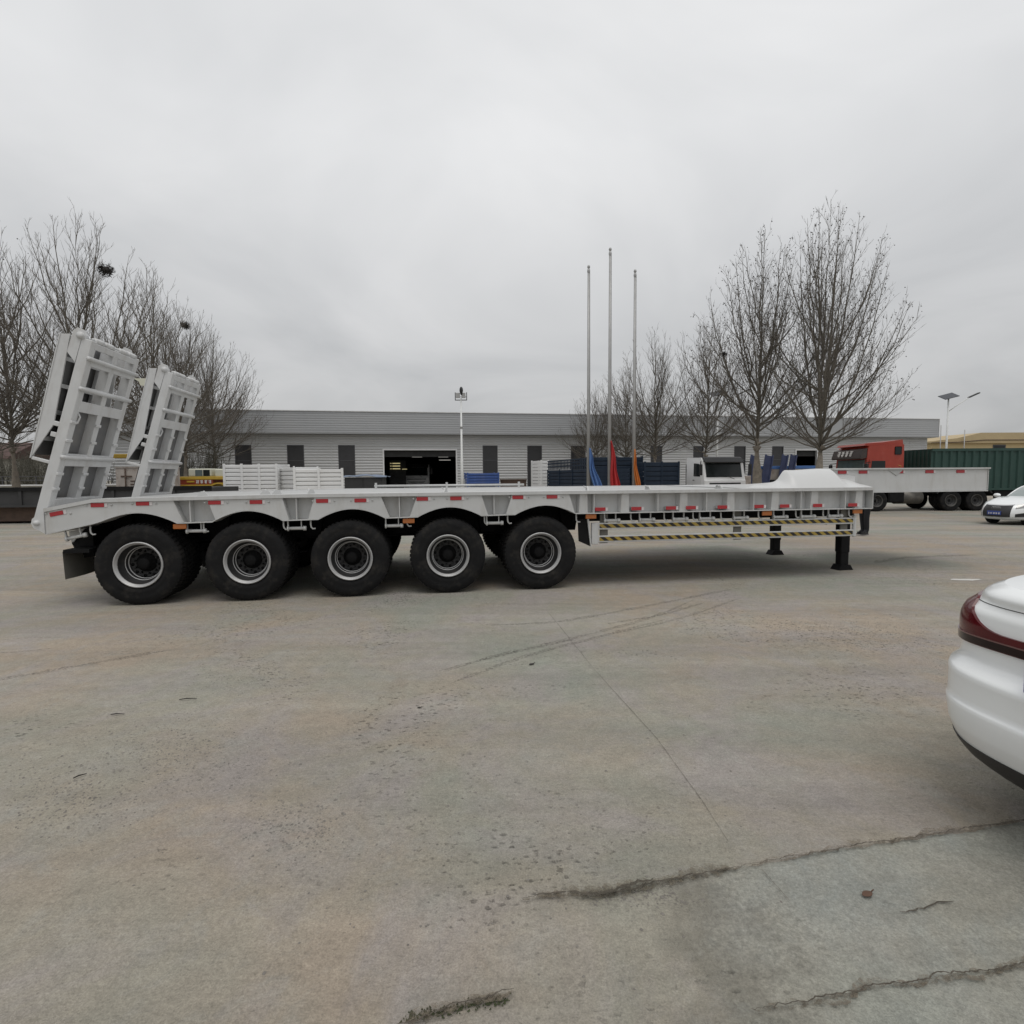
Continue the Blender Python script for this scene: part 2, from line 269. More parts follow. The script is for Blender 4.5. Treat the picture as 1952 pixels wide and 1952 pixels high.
# ------------------------------------------------------------------ mesh tools
class MB:
    def __init__(s): s.v = []; s.f = []; s.mi = []; s.sm = []; s.cur = 0; s.M = None
    def add(s, vs, fs, smooth=False):
        o = len(s.v)
        for p in vs:
            p = Vector(p)
            if s.M is not None: p = s.M @ p
            s.v.append(p)
        for f in fs: s.f.append([o + i for i in f]); s.mi.append(s.cur); s.sm.append(smooth)
        return s
    def box(s, a, b):
        x0, y0, z0 = a; x1, y1, z1 = b
        return s.add([(x0, y0, z0), (x1, y0, z0), (x1, y1, z0), (x0, y1, z0), (x0, y0, z1), (x1, y0, z1), (x1, y1, z1), (x0, y1, z1)],
                     [(0, 3, 2, 1), (4, 5, 6, 7), (0, 1, 5, 4), (1, 2, 6, 5), (2, 3, 7, 6), (3, 0, 4, 7)])
    def bbox(s, a, b, e=0.01):             # chamfered box
        bm = bmesh.new(); bmesh.ops.create_cube(bm, size=1)
        for v in bm.verts: v.co = Vector([(a[i] + b[i]) / 2 + v.co[i] * (b[i] - a[i]) for i in range(3)])
        bmesh.ops.bevel(bm, geom=bm.edges[:], offset=e, segments=1, affect='EDGES')
        bm.verts.index_update()
        s.add([v.co.copy() for v in bm.verts], [[v.index for v in f.verts] for f in bm.faces]); bm.free(); return s
    def prism(s, poly, a, b, axis='y', smooth=False):   # polygon extruded along axis; poly in the other two axes
        def P(u, v, t): return {'y': (u, t, v), 'x': (t, u, v), 'z': (u, v, t)}[axis]
        n = len(poly); vs = [P(u, v, a) for u, v in poly] + [P(u, v, b) for u, v in poly]
        fs = [tuple(range(n)), tuple(range(2 * n - 1, n - 1, -1))]
        s.add(vs, fs)
        o = len(s.v) - 2 * n
        for i in range(n):
            j = (i + 1) % n; s.f.append([o + i, o + i + n, o + j + n, o + j]); s.mi.append(s.cur); s.sm.append(smooth)
        return s
    def strip(s, bot, top, a, b):           # wall of quads between two (x,z) polylines, y from a to b
        n = len(bot); vs = [(x, a, z) for x, z in bot] + [(x, a, z) for x, z in top] + [(x, b, z) for x, z in bot] + [(x, b, z) for x, z in top]
        fs = []
        for i in range(n - 1):
            fs += [(i, i + 1, n + i + 1, n + i), (2 * n + i + 1, 2 * n + i, 3 * n + i, 3 * n + i + 1), (i + 1, i, 2 * n + i, 2 * n + i + 1), (n + i, n + i + 1, 3 * n + i + 1, 3 * n + i)]
        fs += [(0, n, 3 * n, 2 * n), (n - 1, 3 * n - 1, 4 * n - 1, 2 * n - 1)]
        return s.add(vs, fs)
    def tube(s, pts, rad, n=6, cap=True, smooth=True):
        pts = [Vector(p) for p in pts]
        if not hasattr(rad, '__len__'): rad = [rad] * len(pts)
        vs = []; fs = []; ref = None
        for i, p in enumerate(pts):
            d = (pts[min(i + 1, len(pts) - 1)] - pts[max(i - 1, 0)])
            d = d.normalized() if d.length > 1e-9 else Vector((0, 0, 1))
            if ref is None: ref = Vector((1, 0, 0)) if abs(d.x) < 0.8 else Vector((0, 1, 0))
            a = d.cross(ref).normalized(); bb = a.cross(d); ref = bb if abs(bb.dot(d)) < 0.9 else ref
            ref = -a.cross(d) * -1
            for k in range(n):
                t = 2 * math.pi * k / n
                vs.append(p + (a * math.cos(t) + bb * math.sin(t)) * rad[i])
        for i in range(len(pts) - 1):
            for k in range(n):
                k2 = (k + 1) % n; fs.append((i * n + k, i * n + k2, (i + 1) * n + k2, (i + 1) * n + k))
        if cap: fs += [tuple(range(n - 1, -1, -1)), tuple(range((len(pts) - 1) * n, len(pts) * n))]
        return s.add(vs, fs, smooth)
    def cyl(s, a, b, r, n=12, r2=None): return s.tube([a, b], [r, r if r2 is None else r2], n)
    def lathe(s, prof, c=(0, 0, 0), axis='y', n=40, smooth=True):   # prof: (radius, offset)
        vs = []; fs = []; c = Vector(c)
        for r, o in prof:
            for k in range(n):
                t = 2 * math.pi * k / n; u, v = r * math.cos(t), r * math.sin(t)
                vs.append(c + Vector({'y': (u, o, v), 'z': (u, v, o), 'x': (o, u, v)}[axis]))
        for i in range(len(prof) - 1):
            for k in range(n):
                k2 = (k + 1) % n; fs.append((i * n + k, i * n + k2, (i + 1) * n + k2, (i + 1) * n + k))
        return s.add(vs, fs, smooth)
    def disc(s, c, r, axis='y', n=16):
        vs = []; c = Vector(c)
        for k in range(n):
            t = 2 * math.pi * k / n; u, v = r * math.cos(t), r * math.sin(t)
            vs.append(c + Vector({'y': (u, 0, v), 'z': (u, v, 0), 'x': (0, u, v)}[axis]))
        return s.add(vs, [tuple(range(n))])
    def grid(s, fn, nu, nv, smooth=True, closed_u=False):
        vs = [fn(i / nu, j / nv) for j in range(nv + 1) for i in range(nu + (0 if closed_u else 1))]
        W = nu + (0 if closed_u else 1); fs = []
        for j in range(nv):
            for i in range(nu):
                i2 = (i + 1) % W; fs.append((j * W + i, j * W + i2, (j + 1) * W + i2, (j + 1) * W + i))
        return s.add(vs, fs, smooth)
    def mesh(s, name, mats, fix=True):
        me = bpy.data.meshes.new(name); me.from_pydata([tuple(v) for v in s.v], [], s.f)
        if not isinstance(mats, (list, tuple)): mats = [mats]
        for m in mats: me.materials.append(MAT[m] if isinstance(m, str) else m)
        me.polygons.foreach_set('material_index', s.mi); me.polygons.foreach_set('use_smooth', s.sm)
        if fix:
            bm = bmesh.new(); bm.from_mesh(me); bmesh.ops.recalc_face_normals(bm, faces=bm.faces); bm.to_mesh(me); bm.free()
        me.update(); return me
    def build(s, name, mats, parent=None, fix=True, **kw): return put(name, s.mesh(name, mats, fix), parent, **kw)

def put(name, me, parent=None, loc=None, rot=None, **kw):
    o = bpy.data.objects.new(name, me); COL.objects.link(o)
    if parent is not None: o.parent = parent
    if loc is not None: o.location = loc
    if rot is not None: o.rotation_euler = rot
    for k, v in kw.items(): o[k] = v
    return o
def empty(name, parent=None, loc=(0, 0, 0), rot=(0, 0, 0), **kw):
    o = bpy.data.objects.new(name, None); COL.objects.link(o); o.empty_display_size = 0.2
    if parent is not None: o.parent = parent
    o.location = loc; o.rotation_euler = rot
    for k, v in kw.items(): o[k] = v
    return o
def thing(name, label, cat, loc=(0, 0, 0), rz=0.0, group=None):
    o = empty(name, None, loc, (0, 0, rz)); return tag(o, label, cat, group)
def tag(o, label, cat, group=None):
    o['label'] = label; o['category'] = cat
    if group: o['group'] = group
    return o
def copy_tree(o, parent=None):
    c = o.copy(); COL.objects.link(c)
    if parent is not None: c.parent = parent; c.matrix_parent_inverse = o.matrix_parent_inverse.copy()
    for ch in list(o.children): copy_tree(ch, c)
    return c

# ------------------------------------------------------------------ ground
def build_ground():
    xs = sorted(set([-400, -200, -100, -60, 60, 100, 200, 400] + [i * 2.0 for i in range(-20, 23)]))
    ys = sorted(set([-60, -30, -15, 100, 140, 200, 300, 600] + [i * 2.0 for i in range(-4, 41)]))
    mb = MB(); nx, ny = len(xs), len(ys)
    mb.add([(x, y, ground_z(x, y)) for y in ys for x in xs], [(j * nx + i, j * nx + i + 1, (j + 1) * nx + i + 1, (j + 1) * nx + i) for j in range(ny - 1) for i in range(nx - 1)], True)
    mb.build('ground', 'yard_concrete', kind='structure')
build_ground()

rng = random.Random(7)
def jag(pts, step=0.05, amp=0.02, seed=1):
    r = random.Random(seed); o = []; w1 = 0
    for (a, b) in zip(pts[:-1], pts[1:]):
        a = Vector(a); b = Vector(b); n = max(1, int((b - a).length / step)); d = (b - a).normalized(); q = Vector((-d.y, d.x, 0))
        for i in range(n):
            w1 = w1 * 0.75 + r.uniform(-amp, amp)
            o.append(a + (b - a) * (i / n) + q * w1)
    o.append(Vector(pts[-1])); return o
def gp(px, py, z=0.0):
    p = on_ground(px, py); p.z = z; return p

# newer slabs at the bottom right of the yard (4 mm crust above the old surface, ragged edge)
def slab(name, edge, far, z, seed):
    e = jag(edge, 0.025, 0.008, seed); mb = MB()
    f = [e[i] + (far - e[i]) * 1.0 for i in range(len(e))]
    n = len(e)
    # strip from ragged edge down to the near rim
    vs = []
    for i, p in enumerate(e):
        t = i / (n - 1); q = far[0].lerp(far[1], t); vs += [Vector((p.x, p.y, z)), Vector((q.x, q.y, z)), Vector((p.x, p.y, -0.01))]
    fs = []
    for i in range(n - 1): fs += [(3 * i, 3 * i + 1, 3 * i + 4, 3 * i + 3), (3 * i + 2, 3 * i, 3 * i + 3, 3 * i + 5)]
    mb.add(vs, fs); return mb, e
def slab2(edge, far0, far1, z, seed):
    e = jag(edge, 0.02, 0.007, seed); n = len(e); vs = []; fs = []
    for i, p in enumerate(e):
        q = far0.lerp(far1, i / (n - 1)); vs += [(p.x, p.y, z), (q.x, q.y, z), (p.x, p.y, -0.01)]
    for i in range(n - 1): fs += [(3 * i, 3 * i + 1, 3 * i + 4, 3 * i + 3), (3 * i + 2, 3 * i, 3 * i + 3, 3 * i + 5)]
    return MB().add(vs, fs), e
E1 = [gp(1095, 1706), gp(1240, 1668), gp(1400, 1640), gp(1560, 1610), gp(1720, 1585), gp(1932, 1553), gp(2250, 1505)]
mb, e1 = slab2(E1, gp(1060, 2100), gp(2350, 1760), 0.003, 3)
mb.build('concrete_slab', 'slab_concrete', kind='structure')
E2 = [gp(1420, 1932), gp(1480, 1905), gp(1640, 1872), gp(1780, 1850), gp(1932, 1828), gp(2300, 1775)]
mb, e2 = slab2(E2, gp(1400, 2250), gp(2500, 2050), 0.007, 5)
mb.build('concrete_slab', 'slab_concrete', kind='structure')
def crack(pts, wid, z, seed, material='crack_dirt', step=0.02, amp=0.006, taper=True):
    e = jag(pts, step, amp, seed); r = random.Random(seed + 9); n = len(e); vs = []; fs = []
    for i, p in enumerate(e):
        d = (e[min(i + 1, n - 1)] - e[max(i - 1, 0)]).normalized(); q = Vector((-d.y, d.x, 0))
        t = i / (n - 1); k = wid * r.uniform(0.35, 1.0) * (min(1, 6 * t, 6 * (1 - t)) if taper else 1) + 0.001
        vs += [(p.x + q.x * k, p.y + q.y * k, z), (p.x - q.x * k * 0.6, p.y - q.y * k * 0.6, z)]
    for i in range(n - 1): fs.append((2 * i, 2 * i + 1, 2 * i + 3, 2 * i + 2))
    MB().add(vs, fs).build('ground_crack', material, kind='structure')
JA = [gp(985, 1703), gp(1060, 1690), gp(1150, 1694), gp(1290, 1662), gp(1400, 1641)]
JB = [gp(1400, 1641), gp(1560, 1611), gp(1720, 1586), gp(1932, 1554), gp(2200, 1512)]
JC = [gp(1420, 1918), gp(1640, 1873), gp(1780, 1851), gp(1932, 1829), gp(2200, 1790)]
JD = [gp(740, 1950), gp(850, 1912), gp(970, 1877)]
for i, (J, wd) in enumerate(((JA, 0.026), (JB, 0.011), (JC, 0.010), (JD, 0.016))):
    crack(J, wd, 0.009 + 0.001 * i, 40 + i, step=0.012, amp=0.006)
    crack(J, wd * 1.6, 0.014 + 0.001 * i, 50 + i, step=0.016, amp=0.012)
    crack(J, 0.0028 if i else 0.005, 0.019 + 0.001 * i, 60 + i, 'crack_core', step=0.009, amp=0.005)
crack([gp(1090, 1702), gp(1150, 1692), gp(1235, 1667)], 0.012, 0.025, 111, 'crack_core', step=0.01, amp=0.006)
crack([gp(1700, 1727), gp(1800, 1705)], 0.004, 0.010, 15, 'crack_core')
crack([gp(1438, 1645), gp(1490, 1704)], 0.002, 0.010, 16, 'saw_cut', amp=0.001)
crack([gp(1120, 1262), gp(1240, 1395), gp(1330, 1520), gp(1375, 1590)], 0.0026, 0.0035, 17, 'saw_cut', step=0.05, amp=0.001)
crack([gp(1030, 1150), gp(1120, 1262)], 0.003, 0.0035, 18, 'saw_cut', step=0.05, amp=0.002)
# moss in the near crack
mb = MB()
for i in range(240):
    t = rng.random(); p = gp(770 + 180 * t + rng.gauss(0, 8), 1925 - 38 * t + rng.gauss(0, 5)); r0 = rng.uniform(0.002, 0.006)
    mb.add([(p.x - r0, p.y, 0.004), (p.x + r0, p.y, 0.004), (p.x, p.y + r0, 0.004), (p.x + rng.uniform(-r0, r0), p.y, 0.004 + 2 * r0)], [(0, 1, 3), (1, 2, 3), (2, 0, 3)])
mb.build('moss', 'moss', kind='stuff')
# dark tyre marks scrubbed on the concrete
def mark(pts, wid, seed):
    P = [Vector(p) for p in pts]; C = []
    for i in range(41):
        t = i / 40 * (len(P) - 1); k = min(int(t), len(P) - 2); u = t - k
        p0, p1, p2, p3 = P[max(k - 1, 0)], P[k], P[k + 1], P[min(k + 2, len(P) - 1)]
        C.append(0.5 * ((2 * p1) + (p2 - p0) * u + (2 * p0 - 5 * p1 + 4 * p2 - p3) * u * u + (3 * p1 - p0 - 3 * p2 + p3) * u ** 3))
    crack(C, wid, 0.003, seed, 'tyre_mark', step=0.06, amp=0.004)
mark([gp(830, 1270), gp(960, 1232), gp(1100, 1200), gp(1230, 1165), gp(1310, 1132)], 0.05, 21)
mark([gp(1140, 1178), gp(1250, 1160), gp(1330, 1137)], 0.05, 22)
mark([gp(-40, 1235), gp(60, 1228), gp(108, 1222)], 0.02, 23)
mark([gp(-40, 1210), gp(60, 1204), gp(100, 1203)], 0.012, 24)
mark([gp(1650, 1062), gp(1720, 1052), gp(1850, 1047)], 0.16, 25)
mark([gp(850, 1290), gp(990, 1240), gp(1120, 1205), gp(1260, 1168)], 0.05, 27)
mark([gp(900, 1180), gp(1060, 1172), gp(1240, 1140), gp(1400, 1108)], 0.06, 28)
mark([gp(1160, 1196), gp(1290, 1165), gp(1400, 1128)], 0.04, 29)
mark([gp(-40, 1290), gp(120, 1262), gp(330, 1225)], 0.07, 30)
mark([gp(820, 1268), gp(950, 1236), gp(1090, 1206)], 0.03, 31)
# white spill of paint dust
p = gp(1822, 1094); mb = MB()
pts = []
for k in range(18):
    t = 2 * math.pi * k / 18; rr = 0.34 * (0.6 + 0.4 * rng.random()); pts.append((p.x + rr * math.cos(t) * 0.75, p.y + rr * math.sin(t) * 0.28, 0.004))
mb.add(pts, [tuple(range(18))]).build('spilled_dust', 'dust_white', kind='stuff')
# loose grit over the worn patches
def grit():
    mb = MB(); areas = [(1640, 1195, 150, 38, 900), (1500, 1180, 120, 18, 260), (1850, 1250, 70, 40, 400), (340, 1420, 170, 70, 620), (560, 1560, 90, 60, 260), (480, 1270, 130, 36, 420), (120, 1500, 130, 70, 400), (960, 1560, 620, 260, 420), (1240, 1690, 160, 22, 240)]
    for cx0, cy0, rx, ry, n in areas:
        for i in range(n):
            p = gp(cx0 + rng.gauss(0, rx * 0.55), min(1930, max(1160, cy0 + rng.gauss(0, ry * 0.55)))); r0 = rng.uniform(0.003, 0.008) * (1.3 if rng.random() < 0.08 else 0.8); a = rng.random() * 6.28
            vs = [(p.x + r0 * math.cos(a + k * 1.57) * rng.uniform(0.7, 1.2), p.y + r0 * math.sin(a + k * 1.57) * rng.uniform(0.7, 1.2), 0.001) for k in range(4)] + [(p.x, p.y, r0 * 0.8)]
            mb.add(vs, [(0, 1, 4), (1, 2, 4), (2, 3, 4), (3, 0, 4)])
    mb.build('grit', 'stone', kind='stuff', fix=False)
grit()

# ------------------------------------------------------------------ wheels
def tyre_mesh(Rt=0.535, wdt=0.30, rim=0.295, lugs=54, name='tyre'):
    mb = MB(); h = Rt - rim
    prof = [(rim, 0.02), (rim + 0.015, 0.008), (rim + h * 0.12, 0.0), (rim + h * 0.30, -0.012), (rim + h * 0.34, -0.008), (rim + h * 0.52, -0.018), (rim + h * 0.68, -0.014), (rim + h * 0.82, 0.0), (rim + h * 0.93, 0.014), (Rt - 0.016, 0.030), (Rt - 0.016, wdt - 0.03), (rim + h * 0.9, wdt - 0.01), (rim + h * 0.5, wdt + 0.018), (rim, wdt - 0.02)]
    mb.lathe(prof, n=56)
    for k in range(lugs):
        t0 = 2 * math.pi * k / lugs; dt = 2 * math.pi / lugs * 0.62
        for (ya, yb, sh) in ((0.012, 0.105, 0.0), (wdt - 0.105, wdt - 0.012, 0.5)):
            vs = []
            for yy, sk, dr in ((ya, 0.0, -0.012), (yb, 0.35, 0.0)):
                for tt in (0, 1):
                    a = t0 + (sh + sk) * 2 * math.pi / lugs + tt * dt
                    for rr in (Rt - 0.045, Rt + dr): vs.append((rr * math.cos(a), yy, rr * math.sin(a)))
            mb.add(vs, [(0, 1, 3, 2), (4, 6, 7, 5), (0, 4, 5, 1), (2, 3, 7, 6), (1, 5, 7, 3)])
    for k in range(3):
        pass
    return mb.mesh(name, 'rubber')
def rim_mesh(depth=0.225, r=0.30, mats=('rim_silver', 'rim_dark', 'black_steel')):
    mb = MB()
    mb.lathe([(r, 0.012), (r, -0.004), (r - 0.006, -0.012), (r - 0.016, -0.012), (r - 0.020, 0.004), (r - 0.034, 0.014), (r - 0.040, 0.03)], n=48)
    mb.cur = 1
    mb.lathe([(r - 0.040, 0.03), (r - 0.050, depth * 0.55), (r - 0.075, depth * 0.62), (r - 0.078, depth * 0.8), (r - 0.09, depth * 0.86), (r - 0.10, depth), (r - 0.12, depth + 0.012), (0.075, depth + 0.0)], n=48)
    mb.cur = 0
    mb.lathe([(r - 0.0745, depth * 0.605), (r - 0.0795, depth * 0.60), (r - 0.0835, depth * 0.63)], n=48)
    mb.lathe([(r - 0.0885, depth * 0.85), (r - 0.0935, depth * 0.845), (r - 0.0985, depth * 0.89)], n=48)
    mb.cur = 2
    for k in range(10):
        a = 2 * math.pi * k / 10 + 0.15
        mb.lathe([(0.021, depth - 0.004), (0.0205, depth - 0.006), (0.0, depth - 0.006)], c=(0.192 * math.cos(a) * 0.93, 0.006, 0.192 * math.sin(a) * 0.93), n=10)
    return mb.mesh('rim', list(mats))
def hub_mesh(depth=0.225):
    mb = MB()
    mb.lathe([(0.125, depth), (0.12, depth - 0.02), (0.085, depth - 0.03), (0.08, depth - 0.09), (0.06, depth - 0.105), (0.0, depth - 0.107)], n=24)
    mb.cur = 1
    for k in range(10):
        a = 2 * math.pi * k / 10 + 0.46
        c = Vector((0.148 * math.cos(a), 0, 0.148 * math.sin(a))); mb.tube([c + Vector((0, depth + 0.01, 0)), c + Vector((0, depth - 0.045, 0))], [0.016, 0.012], 6)
    return mb.mesh('hub', ['black_steel', 'rim_dark'])
TY, RM, HB = tyre_mesh(), rim_mesh(), hub_mesh()
mat('rim_dusty', (0.085, 0.082, 0.075), 0.6, var=0.2)
RMD = rim_mesh(0.12, 0.30, ('rim_dusty', 'rim_dark', 'black_steel'))
def wheel(parent, x, y, z, rz=0.0, scale=1.0, flip=False, full=True, spin=0.0, rim=None):
    w_ = empty('wheel', parent, (x, y, z), (0, spin, math.pi if flip else 0)); w_.scale = (scale,) * 3
    put('tyre', TY, w_)
    put('rim', rim or (RM if parent is trailer else RMD), w_)
    if full: put('hub', HB, w_)
    return w_

# ------------------------------------------------------------------ the lowbed trailer
TH = R(8.7)
A0 = on_ground(259, 1143)
trailer = thing('lowbed_trailer', 'long pale grey five-axle lowbed trailer with two raised loading ramps', 'trailer', (A0.x, A0.y, 0), TH)
TW = 3.4
AX = [0.026 + 1.3275 * i for i in range(5)]
PEAK = [0.058, 1.389, 2.722, 4.040, 5.400]
# outline of the lower edge, with the five wheel arches
def lower_edge(step=10):
    pts = [(-1.0, 0.952), (-0.47, 1.070)]
    for i, c in enumerate(PEAK):
        hw = 0.47 if i == 0 else 0.44; zb = 1.058 + 0.008 * i; pk = 1.203 + 0.004 * i
        if i == 0: xs0 = -0.42
        else: pts.append((c - hw, zb))
        for k in range(0 if i else 1, step * 2 + 1):
            u = -1 + 2 * k / (step * 2); x = c + hw * u
            zl = 1.078 if (i == 0 and u < 0) else zb
            pts.append((x, zl + (pk - zl) * math.cos(u * math.pi / 2) ** 0.9))
    pts += [(5.85, 1.088), (10.65, 1.085)]
    o = []
    for p in pts:
        if not o or p[0] > o[-1][0] + 1e-4: o.append(p)
    return o
LE = lower_edge()
def ztop(x): return 1.28 + (x + 1.0) * (0.110 / 0.55) if x < -0.45 else 1.39 + min(1, (x + 0.45) / 2.5) * 0.03
def interp(pts, x):
    for a, b in zip(pts[:-1], pts[1:]):
        if a[0] <= x <= b[0]: return a[1] + (b[1] - a[1]) * (x - a[0]) / (b[0] - a[0])
    return pts[-1][1] if x > pts[-1][0] else pts[0][1]
def seg(x0, x1, extra=()):
    xs = sorted(set([x0, x1] + [p[0] for p in LE if x0 < p[0] < x1] + [x for x in (-0.45, 2.05) if x0 < x < x1] + list(extra)))
    return xs
def edge_strip(mb, x0, x1, dz0, dz1, ya, yb, top=False):
    xs = seg(x0, x1)
    if top: mb.strip([(x, ztop(x) + dz0) for x in xs], [(x, ztop(x) + dz1) for x in xs], ya, yb)
    else: mb.strip([(x, interp(LE, x) + dz0) for x in xs], [(x, interp(LE, x) + dz1) for x in xs], ya, yb)
# recessed web
mb = MB(); xs = seg(-0.99, 10.64); mb.strip([(x, interp(LE, x) + 0.011) for x in xs], [(x, ztop(x) - 0.046) for x in xs], 0.13, 0.145)
mb.build('side_web', 'trailer_paint', trailer)
mb = MB(); mb.strip([(x, interp(LE, x) + 0.011) for x in xs], [(x, ztop(x) - 0.046) for x in xs], TW - 0.12, TW - 0.10); mb.build('side_web', 'trailer_paint', trailer)
# flanges
mb = MB(); edge_strip(mb, -1.0, 10.65, -0.002, 0.010, -0.012, 0.30); mb.build('lower_flange', 'trailer_paint', trailer)
mb = MB(); edge_strip(mb, -1.0, 10.65, -0.002, 0.010, TW - 0.3, TW + 0.012); mb.build('lower_flange', 'trailer_paint', trailer)
mb = MB(); edge_strip(mb, -1.005, 10.66, -0.045, 0.0, -0.02, 0.32, True); mb.build('top_rail', 'trailer_paint', trailer)
mb = MB(); edge_strip(mb, -1.005, 10.66, -0.045, 0.0, TW - 0.32, TW + 0.02, True); mb.build('top_rail', 'trailer_paint', trailer)
mb = MB(); edge_strip(mb, -1.0, 10.64, -0.03, -0.006, 0.323, TW - 0.323, True); mb.build('deck_plate', 'steel_plate', trailer)
# proud fender panels (slanted ends)
spans = [(-0.999, 0.49, -0.999, 0.60), (0.90, 1.86, 1.0, 1.92), (2.237, 3.11, 2.15, 3.22), (3.595, 4.486, 3.49, 4.575), (4.918, 5.749, 4.833, 5.83)]
spans[1] = (0.905, 1.83, 0.99, 1.905)
for i, (a, b, a2, b2) in enumerate(spans):
    lo, hi = min(a, a2), max(b, b2); xs = sorted(set(seg(lo, hi) + [a, b, a2, b2]))
    bot = []; top = []
    for x in xs:
        zb = interp(LE, x) + 0.0115; zt = ztop(x) - 0.0465
        if x > min(b, b2) and abs(b2 - b) > 1e-6:
            t = (x - b) / (b2 - b); zt = min(zt, zt + (zb - zt) * max(0, min(1, t)))
        if x < max(a, a2) and a2 < a: t = (a - x) / (a - a2); zt = zt + (zb - zt) * max(0, min(1, t))
        if x < max(a, a2) and a2 > a: t = (a2 - x) / (a2 - a); zb = zb + (zt - zb) * max(0, min(1, t))
        bot.append((x, zb)); top.append((x, max(zt, zb + 0.0005)))
    mb = MB(); mb.strip(bot, top, 0.0 if i else 0.0, 0.129); mb.build('fender_panel', 'trailer_paint', trailer)
# thin stiffener ribs and wider posts on the recessed web
for x in [0.68, 2.0, 3.352, 4.663, 6.124, 7.103, 7.873, 8.641, 9.431, 10.198]:
    MB().box((x - 0.006, 0.012, interp(LE, x) + 0.0115), (x + 0.006, 0.129, ztop(x) - 0.0465)).build('rib', 'trailer_paint', trailer)
for x in [5.97, 6.60, 7.514, 8.272, 9.007, 9.672, 10.446]:
    zb, zt = interp(LE, x) + 0.0115, ztop(x) - 0.0465
    mb = MB(); mb.add([(x - 0.085, 0.129, zb), (x + 0.085, 0.129, zb), (x + 0.085, 0.129, zt), (x - 0.085, 0.129, zt), (x - 0.065, 0.035, zb), (x + 0.065, 0.035, zb), (x + 0.055, 0.02, zt), (x - 0.055, 0.02, zt)],
                      [(4, 5, 6, 7), (0, 4, 7, 3), (5, 1, 2, 6), (0, 1, 5, 4), (7, 6, 2, 3)])
    mb.build('side_post', 'trailer_paint', trailer)
MB().box((10.652, -0.012, 1.085), (10.664, TW, 1.374)).build('front_plate', 'trailer_paint', trailer)
# rear end
MB().box((-1.014, 0.0, 0.955), (-1.002, TW, 1.23)).build('rear_plate', 'trailer_paint', trailer)
for y0 in (0.10, 1.16, 2.30, 3.2): MB().prism([(-1.003, 0.95), (-1.003, 1.24), (-1.06, 1.22), (-1.15, 1.15), (-1.165, 1.09), (-1.14, 1.035), (-1.07, 1.0)], y0 - 0.1, y0 - 0.04).build('ramp_hinge', 'ramp_paint', trailer)
mb = MB(); mb.cyl((-1.095, -0.03, 1.098), (-1.095, TW, 1.098), 0.032, 14); mb.build('hinge_pin', 'ramp_paint', trailer)
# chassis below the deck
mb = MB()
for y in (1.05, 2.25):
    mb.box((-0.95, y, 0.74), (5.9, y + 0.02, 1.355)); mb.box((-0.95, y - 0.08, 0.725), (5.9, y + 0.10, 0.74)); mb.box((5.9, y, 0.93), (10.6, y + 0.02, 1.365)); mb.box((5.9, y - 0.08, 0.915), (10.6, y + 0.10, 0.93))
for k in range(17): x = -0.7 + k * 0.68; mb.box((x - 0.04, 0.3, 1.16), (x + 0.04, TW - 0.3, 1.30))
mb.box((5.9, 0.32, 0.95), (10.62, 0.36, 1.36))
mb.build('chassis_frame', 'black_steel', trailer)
for x in AX:
    mb = MB(); mb.cyl((x, 0.5, 0.53), (x, TW - 0.5, 0.53), 0.075, 12); mb.build('axle', 'black_steel', trailer)
for y in (0.98, 2.30):
    mb = MB()
    for x in AX:
        mb.add([(x - 0.5, y, 0.80), (x, y, 0.64), (x + 0.5, y, 0.80), (x - 0.5, y + 0.09, 0.80), (x, y + 0.09, 0.64), (x + 0.5, y + 0.09, 0.80), (x - 0.5, y, 0.83), (x, y, 0.74), (x + 0.5, y, 0.83), (x - 0.5, y + 0.09, 0.83), (x, y + 0.09, 0.74), (x + 0.5, y + 0.09, 0.83)],
               [(0, 1, 7, 6), (1, 2, 8, 7), (3, 9, 10, 4), (4, 10, 11, 5), (6, 7, 10, 9), (7, 8, 11, 10), (0, 3, 4, 1), (1, 4, 5, 2)])
    for x in [AX[0] - 0.66] + [(AX[i] + AX[i + 1]) / 2 for i in range(4)] + [AX[4] + 0.66]: mb.prism([(x - 0.16, 1.1), (x + 0.16, 1.1), (x + 0.10, 0.76), (x - 0.10, 0.76)], y - 0.03, y + 0.12)
    mb.build('leaf_spring', 'black_steel', trailer)
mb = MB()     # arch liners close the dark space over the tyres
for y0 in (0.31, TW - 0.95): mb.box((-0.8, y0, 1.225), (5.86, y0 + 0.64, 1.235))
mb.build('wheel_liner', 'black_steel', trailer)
for i, x in enumerate(AX):
    wheel(trailer, x, 0.02, 0.53, spin=0.3 * i); wheel(trailer, x, 0.365, 0.53, full=False)
    wheel(trailer, x, TW - 0.02, 0.53, flip=True); wheel(trailer, x, TW - 0.365, 0.53, flip=True, full=False)
